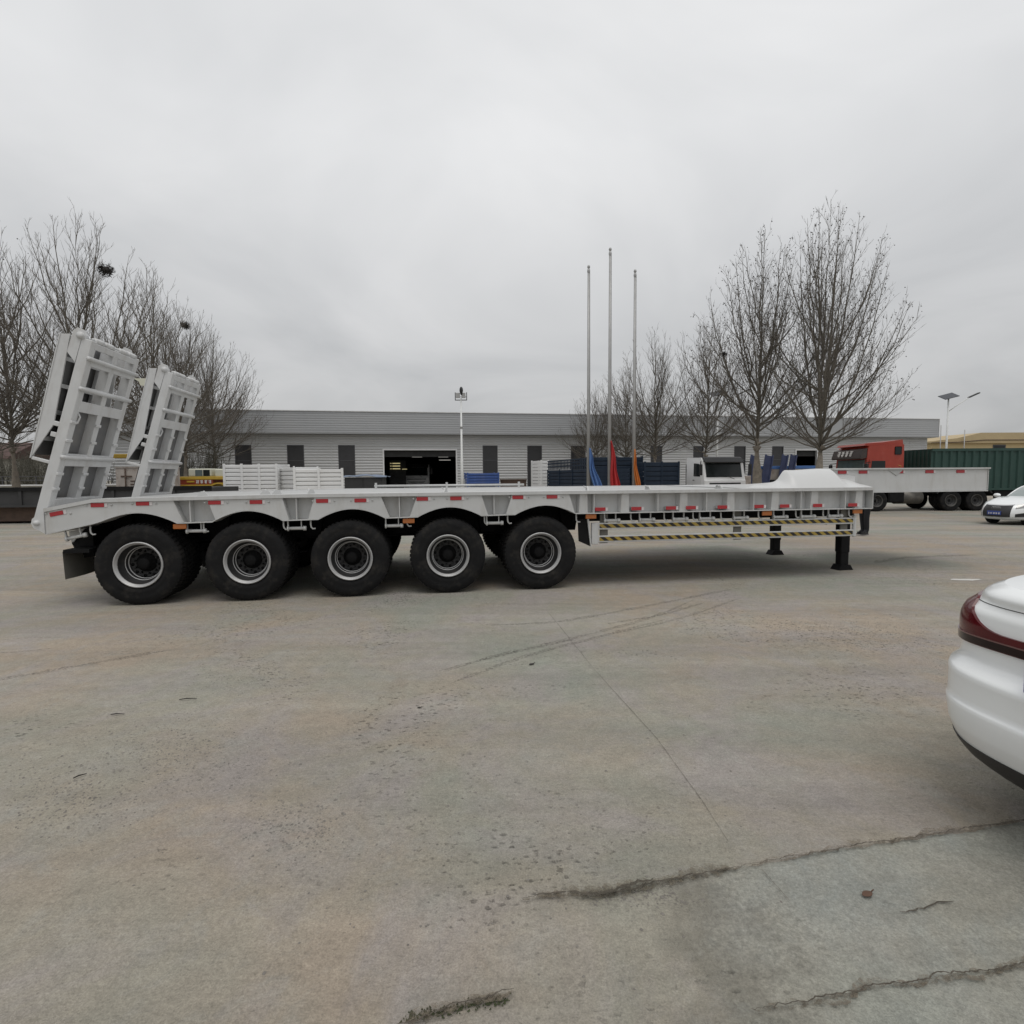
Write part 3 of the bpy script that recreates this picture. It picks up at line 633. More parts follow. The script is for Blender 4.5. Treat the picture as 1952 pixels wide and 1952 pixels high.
# bumper, mud flaps
mb = MB(); mb.prism([(-0.985, 0.945), (-0.72, 1.0), (-0.72, 0.60), (-0.90, 0.585), (-0.98, 0.78)], 0.45, TW - 0.45); mb.build('rear_bumper', 'black_steel', trailer)
MB().prism([(-0.99, 0.95), (-0.80, 0.985), (-0.95, 0.80), (-0.985, 0.84)], 0.42, 0.44).build('bumper_bracket', 'trailer_paint', trailer)
mb = MB(); mb.grid(lambda u, v: (-0.865 + 0.03 * math.sin(u * 3) - 0.015 * v, 0.08 + 0.66 * u, 0.36 + 0.36 * v), 8, 4); mb.build('mudflap', 'mudflap_grey', trailer)
mb = MB(); mb.grid(lambda u, v: (-0.85 - 0.015 * v, TW - 0.75 + 0.66 * u, 0.36 + 0.36 * v), 4, 2); mb.build('mudflap', 'mudflap_grey', trailer)
MB().box((-0.86, 0.06, 0.70), (-0.56, 0.76, 0.745)).build('flap_beam', 'black_steel', trailer)
MB().prism([(5.90, 1.0), (6.04, 1.0), (6.09, 0.60), (5.915, 0.68)], 0.08, 0.10).build('mudflap', 'black_steel', trailer)
MB().prism([(6.035, 1.01), (6.06, 1.01), (6.10, 0.60), (6.085, 0.60)], 0.05, 0.08).build('flap_stay', 'trailer_paint', trailer)
# red marker plates, amber lamps
RFL = [(-0.869, 1.212, 0), (-0.398, 1.311, 0), (0.127, 1.323, 0), (0.988, 1.323, 0), (1.499, 1.323, 0), (2.337, 1.325, 0), (2.836, 1.325, 0), (3.665, 1.335, 0), (4.127, 1.336, 0), (5.0, 1.339, 0), (5.495, 1.339, 0)] + [(x, 1.148, 1) for x in (6.219, 6.77, 7.308, 7.623, 8.128, 8.729, 9.157, 9.718, 10.327)]
mr = MB().bbox((-0.078, 0, -0.026), (0.078, 0.008, 0.026), 0.003).mesh('reflector', 'reflector_red'); mw = MB().box((-0.016, 0, -0.024), (0.016, 0.006, 0.024)).mesh('reflector_end', 'reflector_white')
for x, z, k in RFL:
    y = -0.008 if k == 0 else 0.012
    rx = 0
    o = put('reflector', mr, trailer, (x, y, z), (0, -R(11) if x < -0.5 else 0, 0))
    put('reflector_end', mw, o, (0.098, 0.001, 0))
    if k: MB().box((x - 0.06, y + 0.008, z - 0.02), (x + 0.06, 0.129, z + 0.02)).build('reflector_bracket', 'trailer_paint', trailer)
ma = MB().bbox((-0.08, 0, -0.033), (0.08, 0.03, 0.033), 0.006).mesh('marker_lamp', 'amber')
for x, z in [(0.55, 1.018), (3.474, 1.033), (6.077, 1.045), (8.862, 1.042), (10.414, 1.044)]: put('marker_lamp', ma, trailer, (x, 0.0, z))
# rope rollers and hooks under the edge
mb = MB(); mb.cyl((-0.11, 0, -0.035), (0.10, 0, -0.035), 0.022, 10); mb.cyl((-0.13, 0, -0.035), (-0.11, 0, -0.035), 0.036, 10); mb.cyl((0.075, 0, -0.035), (0.115, 0, -0.035), 0.031, 10); mb.box((-0.128, -0.006, -0.02), (-0.114, 0.02, 0.075)); mb.box((0.045, -0.006, -0.02), (0.057, 0.02, 0.075)); ROL = mb.mesh('rope_roller', 'trailer_paint')
mb = MB(); mb.tube([(0, 0, 0.075), (0, 0, 0.0), (0.004, 0.0, -0.03), (0.025, 0.0, -0.055), (0.06, 0.0, -0.05)], 0.011, 6); HK = mb.mesh('rope_hook', 'trailer_paint')
for i, x in enumerate([-0.694, 0.738, 1.997, 3.282, 4.683, 6.418, 6.958, 7.484, 7.91, 8.464, 9.126, 9.597, 10.067]):
    z = interp(LE, x) - 0.075 if x > 0 else 0.945
    put('rope_roller', ROL, trailer, (x, 0.06, z), (0, -R(12) if x < 0 else 0, 0))
for x in [-0.53, 1.17 - 0.35, 1.82, 2.17, 3.45, 4.53, 4.86, 5.87, 6.70, 7.22, 7.68, 8.13, 8.75, 9.38, 9.85, 10.30]:
    put('rope_hook', HK, trailer, (x, 0.06, interp(LE, x) - 0.07))
# striped side guard
guard = empty('side_guard', trailer, (0, 0.04, 0))
for z0 in (0.845, 0.655):
    MB().bbox((6.17, 0.012, z0), (10.40, 0.05, z0 + 0.10), 0.006).build('rail', 'trailer_paint', guard)
    MB().box((6.22, 0.006, z0 + 0.026), (10.37, 0.010, z0 + 0.082)).build('hazard_tape', 'hazard_tape', guard)
MB().bbox((6.10, 0.0, 0.632), (6.20, 0.06, 0.945), 0.008).build('end_plate', 'trailer_paint', guard)
MB().bbox((10.385, 0.0, 0.64), (10.43, 0.06, 0.985), 0.012).build('end_plate', 'trailer_paint', guard)
for x in (6.30, 8.43, 10.25): MB().box((x - 0.06, 0.052, 0.64), (x + 0.06, 0.075, 1.07)).build('bracket', 'mudflap_grey', guard)
# landing legs
for y in (0.62, 2.45):
    lg = empty('landing_leg', trailer, (10.74, y, 0))
    MB().bbox((-0.085, 0, 0.30), (0.085, 0.15, 1.10), 0.01).build('leg_tube', 'black_steel', lg)
    MB().bbox((-0.076, 0.01, 0.05), (0.076, 0.14, 0.62), 0.008).build('leg_ram', 'black_steel', lg)
    MB().prism([(-0.14, 0.0), (0.14, 0.0), (0.13, 0.02), (0.085, 0.09), (-0.085, 0.09), (-0.13, 0.02)], -0.02, 0.17).build('foot', 'black_steel', lg)
MB().cyl((10.74, 0.72, 0.82), (10.74, 2.5, 0.82), 0.025, 8).build('leg_shaft', 'black_steel', trailer)
MB().tube([(10.6, 0.9, 0.78), (9.4, 1.2, 0.95)], 0.03, 6).build('leg_brace', 'black_steel', trailer)
# goose neck: curved cover rising from the deck, then the neck box
def sm(a, b, x): return sstep((x - a) / (b - a))
NYY = 0.375
SKEW = 0.84           # the root of the neck runs diagonally across the deck
def root_h(x): return 1.4215 + 0.060 * sm(8.66, 8.95, x) + 0.040 * sm(8.95, 9.28, x) + 0.180 * sm(9.22, 9.40, x) + 0.022 * sm(9.5, 10.0, x)
def neck_h(x):        # height of the cover along the neck side
    h = root_h(x); return h + (1.56 - 0.085 * sm(10.3, 10.66, x) ** 2 - h) * sm(10.14, 10.30, x)
NFAR = 2.2
CYS = [0, .02, .06, .12, .18, .24, .30, .34, .365, .3749, .3751, .42, .5, .65, .8, 1.0, 1.3, 1.6, 2.0, 2.4, TW]
def cover(x, y):
    e = 1.4215
    if y < NYY:
        k = y / NYY; k = math.sin(k * math.pi / 2); return e + (neck_h(x) - e) * min(1, k)
    return root_h(x - SKEW * (y - NYY)) if y < NFAR + 0.4 else e
CX = [8.64 + 2.02 * i / 80 for i in range(81)]
mb = MB(); nu = len(CYS)
mb.add([(x, y, cover(x, y)) for x in CX for y in CYS], [(i * nu + j, i * nu + j + 1, (i + 1) * nu + j + 1, (i + 1) * nu + j) for i in range(80) for j in range(nu - 1)], True)
mb.build('neck_cover', 'neck_paint', trailer)
NY = 0.375
def nplan(x0, x1, d=0.0): return [(x0, NY - d), (x1, NY - d), (x1, NFAR + d), (x0 + SKEW * (NFAR - NY), NFAR + d)]
mb = MB(); mb.prism(nplan(10.19, 13.19), 1.345, 1.70, axis='z'); mb.build('neck_box', 'trailer_paint', trailer)
mb = MB(); mb.prism(nplan(10.20, 13.22, 0.03), 1.702, 1.726, axis='z'); mb.build('neck_top', 'trailer_paint', trailer)
mb = MB(); mb.prism(nplan(10.67, 13.19, 0.025), 1.322, 1.3435, axis='z'); mb.build('neck_flange', 'trailer_paint', trailer)
MB().box((13.20, NY - 0.006, 1.35), (13.212, NFAR, 1.70)).build('neck_front', 'trailer_paint', trailer)
mb = MB(); mb.prism([(11.25, 1.70), (11.55, 1.70), (11.42, 1.60)], NY - 0.012, NY - 0.002); mb.build('neck_gusset', 'steel_plate', trailer)
for x in (10.42, 10.80, 11.47, 12.05, 12.65):
    o = put('reflector', mr, trailer, (x, NY - 0.009, 1.662)); put('reflector_end', mw, o, (0.098, 0.001, 0))
bolt = MB().lathe([(0.0, -0.010), (0.012, -0.010), (0.014, 0.0)], n=6).mesh('bolt', 'steel_plate')
for x, z, k in RFL:
    if not k: put('bolt', bolt, trailer, (x - 0.12, -0.001, z)); put('bolt', bolt, trailer, (x + 0.16, -0.001, z))
# small things welded on the deck: lashing rings, low pipe
mb = MB(); mb.prism([(-0.07, 0), (0.07, 0), (0.035, 0.055), (-0.02, 0.06)], 0, 0.02); mb.tube([(-0.03, 0.01, 0.03), (0.0, 0.06, 0.06), (0.04, 0.01, 0.03)], 0.01, 5); LR = mb.mesh('lashing_ring', 'trailer_paint')
for i, x in enumerate([0.75, 1.55, 1.70, 2.15, 4.0, 6.1, 7.05, 8.2]): put('lashing_ring', LR, trailer, (x, 0.25, ztop(x) + 0.001), (0, 0, 0.3 * i))
mb = MB(); mb.cyl((2.75, 2.9, 1.47), (5.6, 2.9, 1.47), 0.022, 6)
for x in (2.78, 4.1, 5.5): mb.box((x - 0.02, 2.88, 1.40), (x + 0.02, 2.92, 1.53))
mb.build('deck_pipe', 'trailer_paint', trailer)
# ramps
RWD = 1.14
def make_ramp(y):
    r = empty('ramp', trailer, (-1.076, y, 1.1), (0, R(16.5), 0))
    F = 'ramp_paint'
    for y0, bw in ((0, 0.115), (RWD / 2 - 0.055, 0.105), (RWD - 0.105, 0.105)):
        MB().bbox((-0.125, y0, 0.02 if y0 == 0 or y0 > 1 else 0.2), (-0.0, y0 + bw, 2.38), 0.006).build('beam', F, r)
    for y0, y1 in ((0.265, RWD / 2 - 0.056), (RWD / 2 + 0.165, RWD - 0.106)):
        MB().box((-0.122, y0, 0.12), (-0.114, y1, 1.47)).build('tread_plate', 'ramp_tread', r)
    for t0, t1 in ((0.10, 0.30), (0.74, 0.90), (1.46, 1.60), (1.725, 1.79), (2.06, 2.17), (2.28, 2.36)):
        MB().bbox((-0.06, 0.076, t0), (0.004, RWD - 0.076, t1), 0.006).build('crossbar', F, r)
    for t in (0.42, 0.60, 0.90, 1.10, 1.30, 1.76, 1.97, 2.19):
        pass
    for t in (0.86, 1.757, 2.15):
        mb = MB(); mb.cyl((0.014, -0.012, t), (0.014, RWD + 0.012, t), 0.027, 10); mb.build('tread_bar', F, r)
    for t in (0.42, 0.62, 1.06, 1.30):
        for y0 in (-0.004, RWD / 2 - 0.059, RWD - 0.109): MB().bbox((-0.01, y0, t), (0.018, y0 + 0.113, t + 0.035), 0.004).build('tread_cleat', F, r)
    for yy in (0.12, 0.34, 0.68, 0.90): MB().cyl((-0.04, yy, 2.39), (-0.04, yy + 0.16, 2.39), 0.04, 10).build('hinge_barrel', F, r)
    mb = MB(); mb.cyl((-0.06, 0.1, 2.40), (-0.06, RWD - 0.1, 2.40), 0.018, 8); mb.build('hinge_rod', F, r)
    for y0 in (-0.004, RWD - 0.071):
        mb = MB(); mb.prism([(-0.245, 2.16), (-0.13, 2.06), (-0.126, 2.36), (-0.10, 2.42), (-0.13, 2.48), (-0.20, 2.49), (-0.24, 2.43)], y0 + 0.004, y0 + 0.066); mb.cyl((-0.14, y0 - 0.02, 2.40), (-0.14, y0 + 0.09, 2.40), 0.045, 14); mb.build('hinge_lug', F, r)
    # folded upper section hanging behind
    for y0 in (0.0, RWD - 0.02):
        MB().prism([(-0.365, 2.352), (-0.262, 2.385), (-0.182, 1.23), (-0.330, 0.757)], y0, y0 + 0.02).build('fold_side_plate', F, r)
        MB().prism([(-0.375, 2.356), (-0.363, 2.36), (-0.327, 0.757), (-0.339, 0.75)], y0 - 0.008, y0 + 0.05).build('fold_side_flange', F, r)
    MB().prism([(-0.372, 2.35), (-0.355, 2.35), (-0.322, 0.80), (-0.339, 0.80)], 0.052, RWD - 0.052).build('fold_back_plate', 'ramp_tread', r)
    mb = MB()
    for t in (1.0, 1.35, 1.7, 2.05): mb.box((-0.33, 0.055, t), (-0.27, RWD - 0.055, t + 0.05))
    mb.build('fold_crossbar', F, r)
    for yy in (0.32, 0.78): MB().bbox((-0.315, yy, 0.80), (-0.26, yy + 0.1, 2.33), 0.005).build('fold_beam', F, r)
    MB().bbox((-0.325, 0.0, 0.735), (-0.11, 0.05, 0.775), 0.006).build('stay_bar', F, r)
    for t in (1.22, 1.08): MB().bbox((-0.19, 0.0, t), (-0.118, 0.06, t + 0.06), 0.006).build('stay_block', F, r)
    for yy in (0.20, 0.68): MB().bbox((-0.20, yy - 0.065, 0.13), (-0.125, yy + 0.065, 1.44), 0.01).build('shade_strip', 'black_steel', r)  # added black strips standing for the shaded gap at left of each bay
    mb = MB(); mb.cyl((-0.10, 0.62, 1.36), (-0.10, 0.74, 1.47), 0.04, 8); mb.box((-0.16, 0.60, 1.40), (-0.06, 0.66, 1.47)); mb.build('latch', F, r)
    MB().tube([(0.0, 0.10, 1.44), (0.02, 0.12, 1.40), (0.02, 0.10, 1.32), (0.0, 0.085, 1.30)], 0.011, 6).build('handle', F, r)
    return r
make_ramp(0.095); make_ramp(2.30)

# ------------------------------------------------------------------ warehouse
BETA = math.atan(0.18); B0 = Vector((0, 48, 0)); BD = Vector((math.cos(BETA), math.sin(BETA), 0)); BN = Vector((-math.sin(BETA), math.cos(BETA), 0))
def bs(px, py):
    p = on_plane(px * K, py * K, B0, BN) - B0; return p.dot(BD), p.z
wh = thing('warehouse', 'long low grey steel warehouse with dark tall windows and an open loading door', 'warehouse', B0, BETA)
SL = bs(205, 790)[0]; SR = bs(1778, 815)[0]; HT = 6.98; HF = 5.15
OPEN = []
for a, b in ((448, 480), (547.5, 580), (645, 677), (920, 948.6), (1088, 1116), (1240, 1262), (1321, 1341), (1399, 1421), (1471, 1493), (318, 352)):
    OPEN.append((bs(a, 870)[0], bs(b, 870)[0], 1.75, 4.30, 'window'))
OPEN.append((bs(1005, 870)[0], bs(1033, 870)[0], 0.0, 4.30, 'door'))
OPEN.append((bs(732.5, 880)[0], bs(869, 880)[0], 0.0, 3.88, 'gate'))
OPEN.append((bs(1517, 870)[0], bs(1556, 870)[0], 0.0, 3.90, 'gate'))
OPEN.sort()
def wall_rects():
    o = []; x = SL
    for a, b, z0, z1, k in OPEN:
        o.append((x, a, 0, HF)); o.append((a, b, z1, HF))
        if z0 > 0: o.append((a, b, 0, z0))
        x = b
    o.append((x, SR - 0.6, 0, HF)); return o
DEP = 26.0
mb = MB()
for a, b, z0, z1 in wall_rects(): mb.box((a, 0.0, z0), (b, 0.15, z1))
mb.build('front_wall', 'siding', wh)
mb = MB()
mb.box((SL, 0.151, 0), (SL + 0.2, DEP, HF)); mb.box((SR - 0.8, 0.151, 0), (SR - 0.6, DEP, HF)); mb.box((SL, DEP, 0), (SR - 0.6, DEP + 0.2, HF)); mb.build('rear_wall', 'siding', wh)
mb = MB(); pit = 0.23
for a, b, z0, z1 in wall_rects():
    n0 = math.ceil(z0 / pit); k = n0
    while (k + 1) * pit <= z1 + 0.001:
        z = k * pit
        mb.add([(a, -0.002, z + 0.02), (b, -0.002, z + 0.02), (b, -0.040, z + 0.065), (a, -0.040, z + 0.065), (b, -0.040, z + 0.150), (a, -0.040, z + 0.150), (b, -0.002, z + 0.20), (a, -0.002, z + 0.20)], [(0, 1, 2, 3), (3, 2, 4, 5), (5, 4, 6, 7)])
        k += 1
mb.build('cladding', 'siding', wh, fix=False, kind='stuff')
mb = MB()
mb.prism([(-0.65, 5.19), (-0.65, HT), (-0.4, HT), (DEP / 2, HT + 0.9), (DEP + 0.4, HT), (DEP + 0.4, 5.19), (0.2, 5.16)], SL - 0.6, SR, axis='x'); mb.build('roof', 'fascia', wh)
mb = MB()
for k in range(9):
    z = 5.24 + k * 0.19
    mb.add([(SL - 0.6, -0.652, z), (SR, -0.652, z), (SR, -0.661, z + 0.03), (SL - 0.6, -0.661, z + 0.03), (SR, -0.661, z + 0.13), (SL - 0.6, -0.661, z + 0.13), (SR, -0.652, z + 0.16), (SL - 0.6, -0.652, z + 0.16)], [(0, 1, 2, 3), (3, 2, 4, 5), (5, 4, 6, 7)])
mb.build('fascia_cladding', 'fascia', wh, fix=False, kind='stuff')
for x in [SL + 4 + 6.2 * k for k in range(int((SR - SL - 6) / 6.2) + 1)]:
    if not any(q[0] - 0.3 < x < q[1] + 0.3 for q in OPEN): MB().box((x, -0.036, 0), (x + 0.07, -0.003, HF - 0.02)).build('wall_seam', 'siding', wh)
MB().box((SL - 0.66, -0.72, HT + 0.002), (SR + 0.06, -0.3, HT + 0.06)).build('roof_flashing', 'trim_light', wh)
MB().box((SR + 0.002, -0.70, 5.17), (SR + 0.06, -0.60, HT)).build('corner_flashing', 'trim_light', wh)
for a, b, z0, z1, k in OPEN:
    if k == 'gate':
        mb = MB(); mb.box((a - 0.12, -0.10, z1), (b + 0.12, -0.052, z1 + 0.12)); mb.box((a - 0.12, -0.10, 0), (a - 0.001, -0.052, z1 - 0.001)); mb.box((b + 0.001, -0.10, 0), (b + 0.12, -0.052, z1 - 0.001)); mb.build('gate_frame', 'trim_light', wh)
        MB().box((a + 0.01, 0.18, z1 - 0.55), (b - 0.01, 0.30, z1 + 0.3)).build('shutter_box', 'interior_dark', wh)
        continue
    wn = empty('window' if k == 'window' else 'side_door', wh, (0, 0, 0))
    mb = MB(); t = 0.07
    mb.box((a, -0.03, z0), (a + t, 0.10, z1)); mb.box((b - t, -0.03, z0), (b, 0.10, z1)); mb.box((a + t, -0.03, z1 - t), (b - t, 0.10, z1)); mb.box((a + t, -0.03, z0), (b - t, 0.10, z0 + t)); mb.box((a + t, 0.0, (z0 + z1) / 2 - 0.03), (b - t, 0.08, (z0 + z1) / 2 + 0.03))
    mb.build('frame', 'window_frame', wn)
    MB().box((a + t, 0.03, z0 + t), (b - t, 0.05, z1 - t)).build('pane', 'window_shade', wn)
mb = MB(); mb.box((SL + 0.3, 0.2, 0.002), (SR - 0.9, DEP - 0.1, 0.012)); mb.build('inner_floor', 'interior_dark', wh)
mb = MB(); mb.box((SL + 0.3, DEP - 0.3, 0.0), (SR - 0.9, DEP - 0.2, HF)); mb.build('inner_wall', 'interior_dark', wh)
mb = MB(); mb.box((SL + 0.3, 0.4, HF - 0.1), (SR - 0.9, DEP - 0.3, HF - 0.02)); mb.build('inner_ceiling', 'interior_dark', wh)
# lit tubes seen through the gate
for i, (px, py, D, L_) in enumerate(((795, 871, 9, 1.0), (845, 871, 9, 1.0), (848, 877, 6, 1.1))):
    p = on_plane(px * K, py * K, B0 + BN * D, BN); q = p - B0
    o = MB().box((-L_ / 2, -0.04, -0.03), (L_ / 2, 0.04, 0.03)).build('tube_lamp', 'lamp_lit', None); o.location = p; o.rotation_euler = (0, 0, BETA)
    tag(o, ['thin lit ceiling tube over the truck inside the loading door', 'thin lit ceiling tube at top right of the loading door, upper one', 'thin lit ceiling tube at top right of the loading door, lower one'][i], 'lamp', 'lit tubes inside the warehouse')
rack = thing('lit_rack', 'small rack of warm lit shelves glowing inside the dark loading door', 'shelf', on_plane(758 * K, 893 * K, B0 + BN * 4, BN), BETA)
MB().box((-0.75, 0.05, -1.6), (0.75, 0.1, 0.75)).build('back_board', 'interior_dark', rack)
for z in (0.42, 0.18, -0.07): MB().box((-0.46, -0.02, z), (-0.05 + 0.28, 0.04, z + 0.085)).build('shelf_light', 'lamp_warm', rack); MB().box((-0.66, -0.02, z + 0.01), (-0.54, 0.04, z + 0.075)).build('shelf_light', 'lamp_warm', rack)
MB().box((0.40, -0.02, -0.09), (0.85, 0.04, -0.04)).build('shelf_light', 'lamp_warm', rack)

# ------------------------------------------------------------------ ochre building at right
p = at(1772, 834, 72)
och = thing('ochre_shed', 'pale ochre shed with low gabled roof behind the green trailer', 'building', (p.x - 1.0, 72, 0), R(4))
mb = MB(); mb.box((0, 0, -0.3), (26, 14, 5.5)); mb.build('wall', 'ochre_wall', och)
mb = MB(); mb.prism([(-0.4, 5.505), (-0.4, 5.75), (3.2, 6.15), (6.5, 6.85), (24, 6.9), (26.4, 6.6), (26.4, 5.505)], -0.4, 14.4); mb.build('roof', 'ochre_roof', och)
mb = MB(); mb.tube([(-0.4, -0.45, 5.55), (3.2, -0.45, 5.62), (7, -0.45, 5.9), (26, -0.45, 5.9)], 0.05, 5); mb.build('gutter', 'brown_timber', och)
wn = empty('window', och); MB().box((8.6, -0.06, 4.0), (10.4, 0.02, 5.3)).build('frame', 'window_frame', wn); MB().box((8.75, -0.08, 4.15), (10.25, -0.062, 5.15)).build('pane', 'glass_dark', wn)
for x, h in ((0.6, 7.8), (3.9, 7.2)): MB().cyl((x, -0.7, -0.3), (x, -0.7, h), 0.06, 6).build('drain_pipe', 'galvanised', och)

# ------------------------------------------------------------------ bare trees
def bez(p0, p1, p2, n):
    return [p0 * ((1 - t) ** 2) + p1 * (2 * t * (1 - t)) + p2 * (t * t) for t in [i / n for i in range(n + 1)]]
def make_tree_mesh(seed, H, trunk_h, rmax, nprim, balls=0, r0=0.2, twig_r=0.0042, dens=1.0, peak=0.36, low=0.12):
    """a bare tree whose limbs leave the trunk low, sweep up and end on a flame-shaped outline"""
    r = random.Random(seed); tk, br, tw, sd_ = MB(), MB(), MB(), MB(); tips = []
    def prof(v):         # relative crown radius at relative height v
        return (0.35 + 0.65 * math.sin(min(1, v / peak) * math.pi / 2)) if v < peak else max(0.0, math.cos((v - peak) / (1 - peak) * math.pi / 2)) ** 0.72
    Hc = H - trunk_h
    lean = Vector((r.gauss(0, 0.12), r.gauss(0, 0.12), 0))
    top = [Vector((lean.x * t * t + r.gauss(0, 0.03), lean.y * t * t + r.gauss(0, 0.03), H * t)) for t in [i / 16 for i in range(17)]]
    def lp(z):
        k = min(15.999, max(0, z / H * 16)); i = int(k); return top[i].lerp(top[i + 1], k - i)
    rr = []
    for i in range(17):
        t = i / 16; z = t * H
        rr.append(r0 * (1.12 - 1.0 * t) if z < trunk_h * 0.7 and t < 0.2 else max(0.008, r0 * 0.62 * (1 - t) ** 1.25))
    kn = max(2, int(16 * trunk_h / H) + 1)
    tk.tube(top[:kn + 1], rr[:kn + 1], 10); br.tube(top[kn:], rr[kn:], 6, cap=False)
    for k in range(9):       # swollen knuckle where the limbs leave
        a = k * 2.4; p = lp(trunk_h * r.uniform(0.92, 1.08)); d = Vector((math.cos(a), math.sin(a), 0.8)).normalized(); tk.tube([p, p + d * r0 * r.uniform(1.0, 1.6)], [r0 * 0.46, r0 * 0.2], 6)
    def twig(p0, d, L, depth):
        d = d.normalized(); q = p0 + d * L * 0.5 + Vector((r.gauss(0, .03), r.gauss(0, .03), 0)) * L; e = p0 + d * L + Vector((r.gauss(0, .06), r.gauss(0, .06), 0.10)) * L
        tw.tube([p0, q, e], [twig_r * 1.35, twig_r, twig_r * 0.55], 3, cap=False); tips.append(e)
        for k in range(depth):
            t = r.uniform(0.25, 0.9); pp = p0.lerp(q, t * 2) if t < 0.5 else q.lerp(e, t * 2 - 1)
            twig(pp, d + Vector((r.uniform(-.6, .6), r.uniform(-.6, .6), r.uniform(0.0, 0.55))), L * r.uniform(0.4, 0.7), depth - 1 if depth > 1 else 0)
    az = r.random() * 6.28
    def side(d, k):
        q = d.cross(Vector((math.cos(k * 2.4), math.sin(k * 2.4), 0.25))); return q.normalized()
    for j in range(nprim + 1):
        az += 2.399 + r.gauss(0, 0.25); u = (j + 0.5) / nprim
        v = low + (0.97 - low) * u ** 0.9; v = min(1.0, v + r.gauss(0, 0.02))
        zt = trunk_h + Hc * v; rt = rmax * prof(v) * r.uniform(0.84, 1.04)
        tip = Vector((math.cos(az) * rt, math.sin(az) * rt, zt)) + lp(zt) * 1.0 - Vector((0, 0, zt))
        z0 = trunk_h + max(0.0, zt - trunk_h) * r.uniform(0.05, 0.18 + 0.5 * v) * (1 if v > low + .1 else 0.4)
        if zt - z0 < rt * 0.25: z0 = max(trunk_h * 0.95, zt - rt * 0.45)
        o = lp(z0); c = o + (tip - o) * 0.5; c.x += (tip.x - o.x) * 0.20; c.y += (tip.y - o.y) * 0.20; c.z -= (zt - z0) * 0.16
        if j == nprim: pts = top[8:]; o = pts[0]; tip = pts[-1]
        else: pts = bez(o, c, tip, 8); pts = [p + Vector((r.gauss(0, .035), r.gauss(0, .035), r.gauss(0, .02))) * (0 if i == 0 else 1) for i, p in enumerate(pts)]
        L = (tip - o).length; rad = max(0.013, min(r0 * 0.34, 0.0058 * L + 0.006))
        if j < nprim: br.tube(pts, [rad * (1 - i / 8) ** 0.8 + twig_r for i in range(9)], 5, cap=False)
        n2 = int((L * 2.5 + 3) * dens)
        for k in range(n2):
            s_ = 0.14 + 0.86 * (k + r.random()) / n2; s_ = min(s_, 0.99); q = s_ * 8; i = int(q); p = pts[i].lerp(pts[i + 1], q - i); d = (pts[i + 1] - pts[i]).normalized()
            L2 = (0.45 + 0.23 * L * (1 - s_)) * r.uniform(0.6, 1.25)
            outw = Vector((p.x, p.y, 0)); outw = outw.normalized() if outw.length > 0.1 else Vector((0, 0, 0))
            d2 = (d * 0.75 + side(d, k + j) * 0.52 + outw * 0.10 + Vector((0, 0, 0.30))).normalized()
            if L2 > 0.75:
                e = p + d2 * L2 + Vector((0, 0, 0.16 * L2)); c2 = p + d2 * L2 * 0.5 - Vector((0, 0, 0.02 * L2)); p2 = bez(p, c2, e, 4); ra = 0.0044 * L2 + 0.0035
                tw.tube(p2, [ra * (1 - i2 / 4) + twig_r for i2 in range(5)], 4, cap=False)
                n3 = int((L2 * 3.4 + 2) * dens)
                for m in range(n3):
                    s3 = 0.15 + 0.85 * (m + r.random()) / n3; q3 = min(3.99, s3 * 4); i3 = int(q3); d3 = (p2[i3 + 1] - p2[i3]).normalized()
                    twig(p2[i3].lerp(p2[i3 + 1], q3 - i3), d3 * 0.8 + side(d3, m) * 0.48 + Vector((0, 0, 0.30)), r.uniform(0.28, 0.66), 1)
            else: twig(p, d2, L2, 2)
    if balls:
        oc = [(0, 0, 1), (1, 0, 0), (0, 1, 0), (-1, 0, 0), (0, -1, 0), (0, 0, -1)]; of = [(0, 1, 2), (0, 2, 3), (0, 3, 4), (0, 4, 1), (5, 2, 1), (5, 3, 2), (5, 4, 3), (5, 1, 4)]
        cand = [p for p in tips if p.z > H * 0.36]; r.shuffle(cand)
        for p in cand[:balls]:
            q = p + Vector((r.gauss(0, .05), r.gauss(0, .05), -r.uniform(0.03, 0.22))); k = r.uniform(0.022, 0.036)
            sd_.add([q + Vector(o) * k for o in oc], of, True)
    out_ = [('trunk', tk.mesh('trunk', 'bark')), ('branches', br.mesh('branches', 'branch', False)), ('twigs', tw.mesh('twigs', 'twig', False))]
    if balls: out_.append(('seed_balls', sd_.mesh('seed_balls', 'seed', False)))
    return out_, H
def plant(meshes, px, Y, top_py, label, group, rz=0.0, flat=1.0, z0=0.0, cat='tree', name='bare_tree'):
    ms, H = meshes; b = at(px, 900, Y); t = at(px, top_py, Y); h = t.z - z0
    o = thing(name, label, cat, (b.x, Y, z0), rz, group); o.scale = (h / H * flat, h / H * flat, h / H)
    for nm, me in ms:
        c = put(nm, me, o)
        if nm in ('twigs', 'seed_balls', 'branches'): c['kind'] = 'stuff'
    return o
T_A = make_tree_mesh(11, 15.5, 2.9, 4.5, 46, balls=1900, r0=0.21, dens=0.98, peak=0.28)
T_B = make_tree_mesh(23, 13.5, 2.9, 3.9, 40, balls=1500, r0=0.21, dens=1.0, peak=0.32)
T_C = make_tree_mesh(31, 13.0, 3.2, 4.6, 44, balls=0, r0=0.19, dens=1.05, peak=0.36)
T_D = make_tree_mesh(47, 11.0, 2.6, 3.9, 40, balls=0, r0=0.15, dens=1.0, peak=0.34)
T_E = make_tree_mesh(53, 12.0, 2.9, 3.9, 40, balls=300, r0=0.15, dens=0.95, peak=0.34)
GR_, GL_ = 'bare plane trees at the right of the yard', 'bare trees at the left of the yard'
